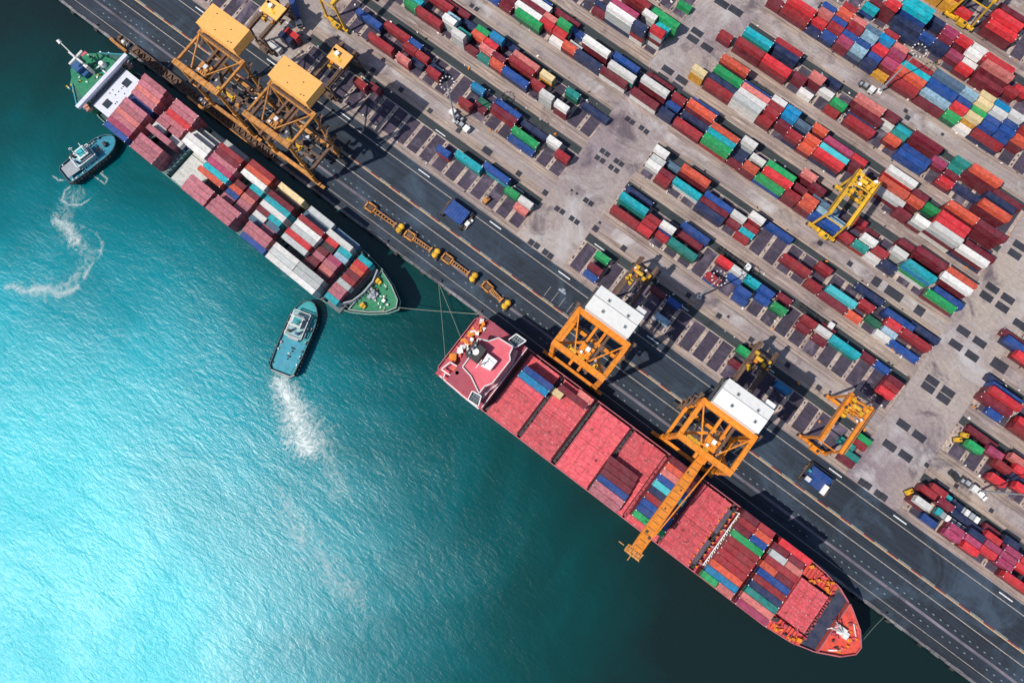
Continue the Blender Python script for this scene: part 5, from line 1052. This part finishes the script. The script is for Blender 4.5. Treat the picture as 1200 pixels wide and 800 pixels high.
# ================================================================ FOAM
def foam_mat(name, lo, hi, op, sc=.35):
    m, t, b = nodes(name); g = worldpos(t)
    at_ = t.nodes.new('ShaderNodeAttribute'); at_.attribute_name = 'core'
    n1 = noise(t, g, sc, 7, .72, 1, 1, 1, 2.2)
    mm = t.nodes.new('ShaderNodeMath'); mm.operation = 'MULTIPLY_ADD'; t.links.new(at_.outputs['Fac'], mm.inputs[0]); mm.inputs[1].default_value = .34; t.links.new(n1, mm.inputs[2])
    f = ramp(t, mm.outputs[0], (lo, 0.0), (hi, op))
    tr = t.nodes.new('ShaderNodeBsdfTransparent'); mx = t.nodes.new('ShaderNodeMixShader'); out = t.nodes['Material Output']
    b.inputs['Base Color'].default_value = (.84, .93, .92, 1); b.inputs['Roughness'].default_value = .8
    t.links.new(f, mx.inputs[0]); t.links.new(tr.outputs[0], mx.inputs[1]); t.links.new(b.outputs[0], mx.inputs[2]); t.links.new(mx.outputs[0], out.inputs['Surface'])
    return m
F1 = foam_mat('churned_foam', .60, .92, .8, .34); F2 = foam_mat('thin_foam', .74, 1.06, .34, .26); F3 = foam_mat('arc_foam', .64, .92, .5, .8)
def wake(pts, mat, z=.06):
    """ribbon of foam lying on the water: pts = (px, py, half width in metres)"""
    P = [(*at(u, v, Z_SEA), h) for u, v, h in pts]; me = bpy.data.meshes.new('foam'); vs = []; fs = []; core = []
    n = 5
    for i, (x, y, h) in enumerate(P):
        a = P[max(0, i-1)]; c = P[min(len(P)-1, i+1)]; d = math.hypot(c[0]-a[0], c[1]-a[1]) or 1; nx, ny = -(c[1]-a[1])/d, (c[0]-a[0])/d
        e = .0 if i in (0, len(P)-1) else 1.0
        for k in range(n):
            s = -1+2*k/(n-1); vs.append((x+nx*h*s, y+ny*h*s, Z_SEA+z)); core.append((1-abs(s))*e)
    for i in range(len(P)-1):
        for k in range(n-1): o = i*n+k; fs.append((o, o+1, o+n+1, o+n))
    me.from_pydata(vs, [], fs); at_ = me.attributes.new('core', 'FLOAT', 'POINT'); at_.data.foreach_set('value', core); me.materials.append(mat)
    o = bpy.data.objects.new('foam', me); C.objects.link(o); stuff(o)
wake([(318, 434, 3.0), (326, 446, 6), (336, 464, 8.5), (346, 486, 10), (352, 508, 11), (362, 528, 9), (374, 545, 5)], F1)
wake([(340, 450, 5), (362, 475, 11), (374, 505, 14), (386, 540, 15), (400, 575, 15), (422, 596, 8)], F2, .05)
wake([(345, 540, 5), (330, 575, 12), (345, 620, 18), (380, 660, 20), (420, 700, 16), (450, 760, 8)], F2, .04)
wake([(100, 205, 4), (92, 222, 9), (80, 240, 11), (72, 262, 13), (88, 282, 14), (104, 296, 10), (96, 320, 10), (70, 338, 12), (38, 342, 12), (0, 338, 8)], F2, .05)
wake([(64, 240, 2), (66, 258, 4), (80, 268, 5), (90, 282, 4), (84, 292, 2)], F3, .06)
for arc_ in ([(122, 200, .6), (118, 203, .9), (126, 210, .9), (123, 216, .7), (110, 206, .6), (102, 208, .5)], [(85, 217, .9), (76, 224, 1.1), (73, 235, 1.1), (80, 240, 1), (95, 240, 1), (108, 232, .9)], [(60, 250, 3), (63, 262, 4), (75, 262, 3), (95, 264, 2.5), (112, 272, 2.5), (120, 285, 2.5), (117, 300, 2), (108, 312, 1.6)],
    [(82, 275, 2.2), (83, 287, 2.2), (93, 283, 2.2), (90, 276, 1.6)], [(2, 338, 2.5), (15, 335, 3), (30, 342, 3.5), (42, 338, 2.5), (58, 338, 3), (68, 346, 3.5), (85, 340, 3), (96, 332, 2)], [(96, 330, 2), (104, 315, 1.6), (112, 304, 1.4)], [(60, 205, .6), (68, 211, 1.0), (78, 212, .8)], [(320, 435, .6), (332, 441, .9), (345, 439, .6)]):
    # subdivide for smooth arcs
    q = []
    for a, c in zip(arc_, arc_[1:]):
        for k in range(3): q.append(tuple(a[j]+(c[j]-a[j])*k/3 for j in range(3)))
    q.append(arc_[-1]); wake(q, F3 if arc_[0][2] < 2.6 else F2, .07)
print('objects', len(bpy.data.objects))
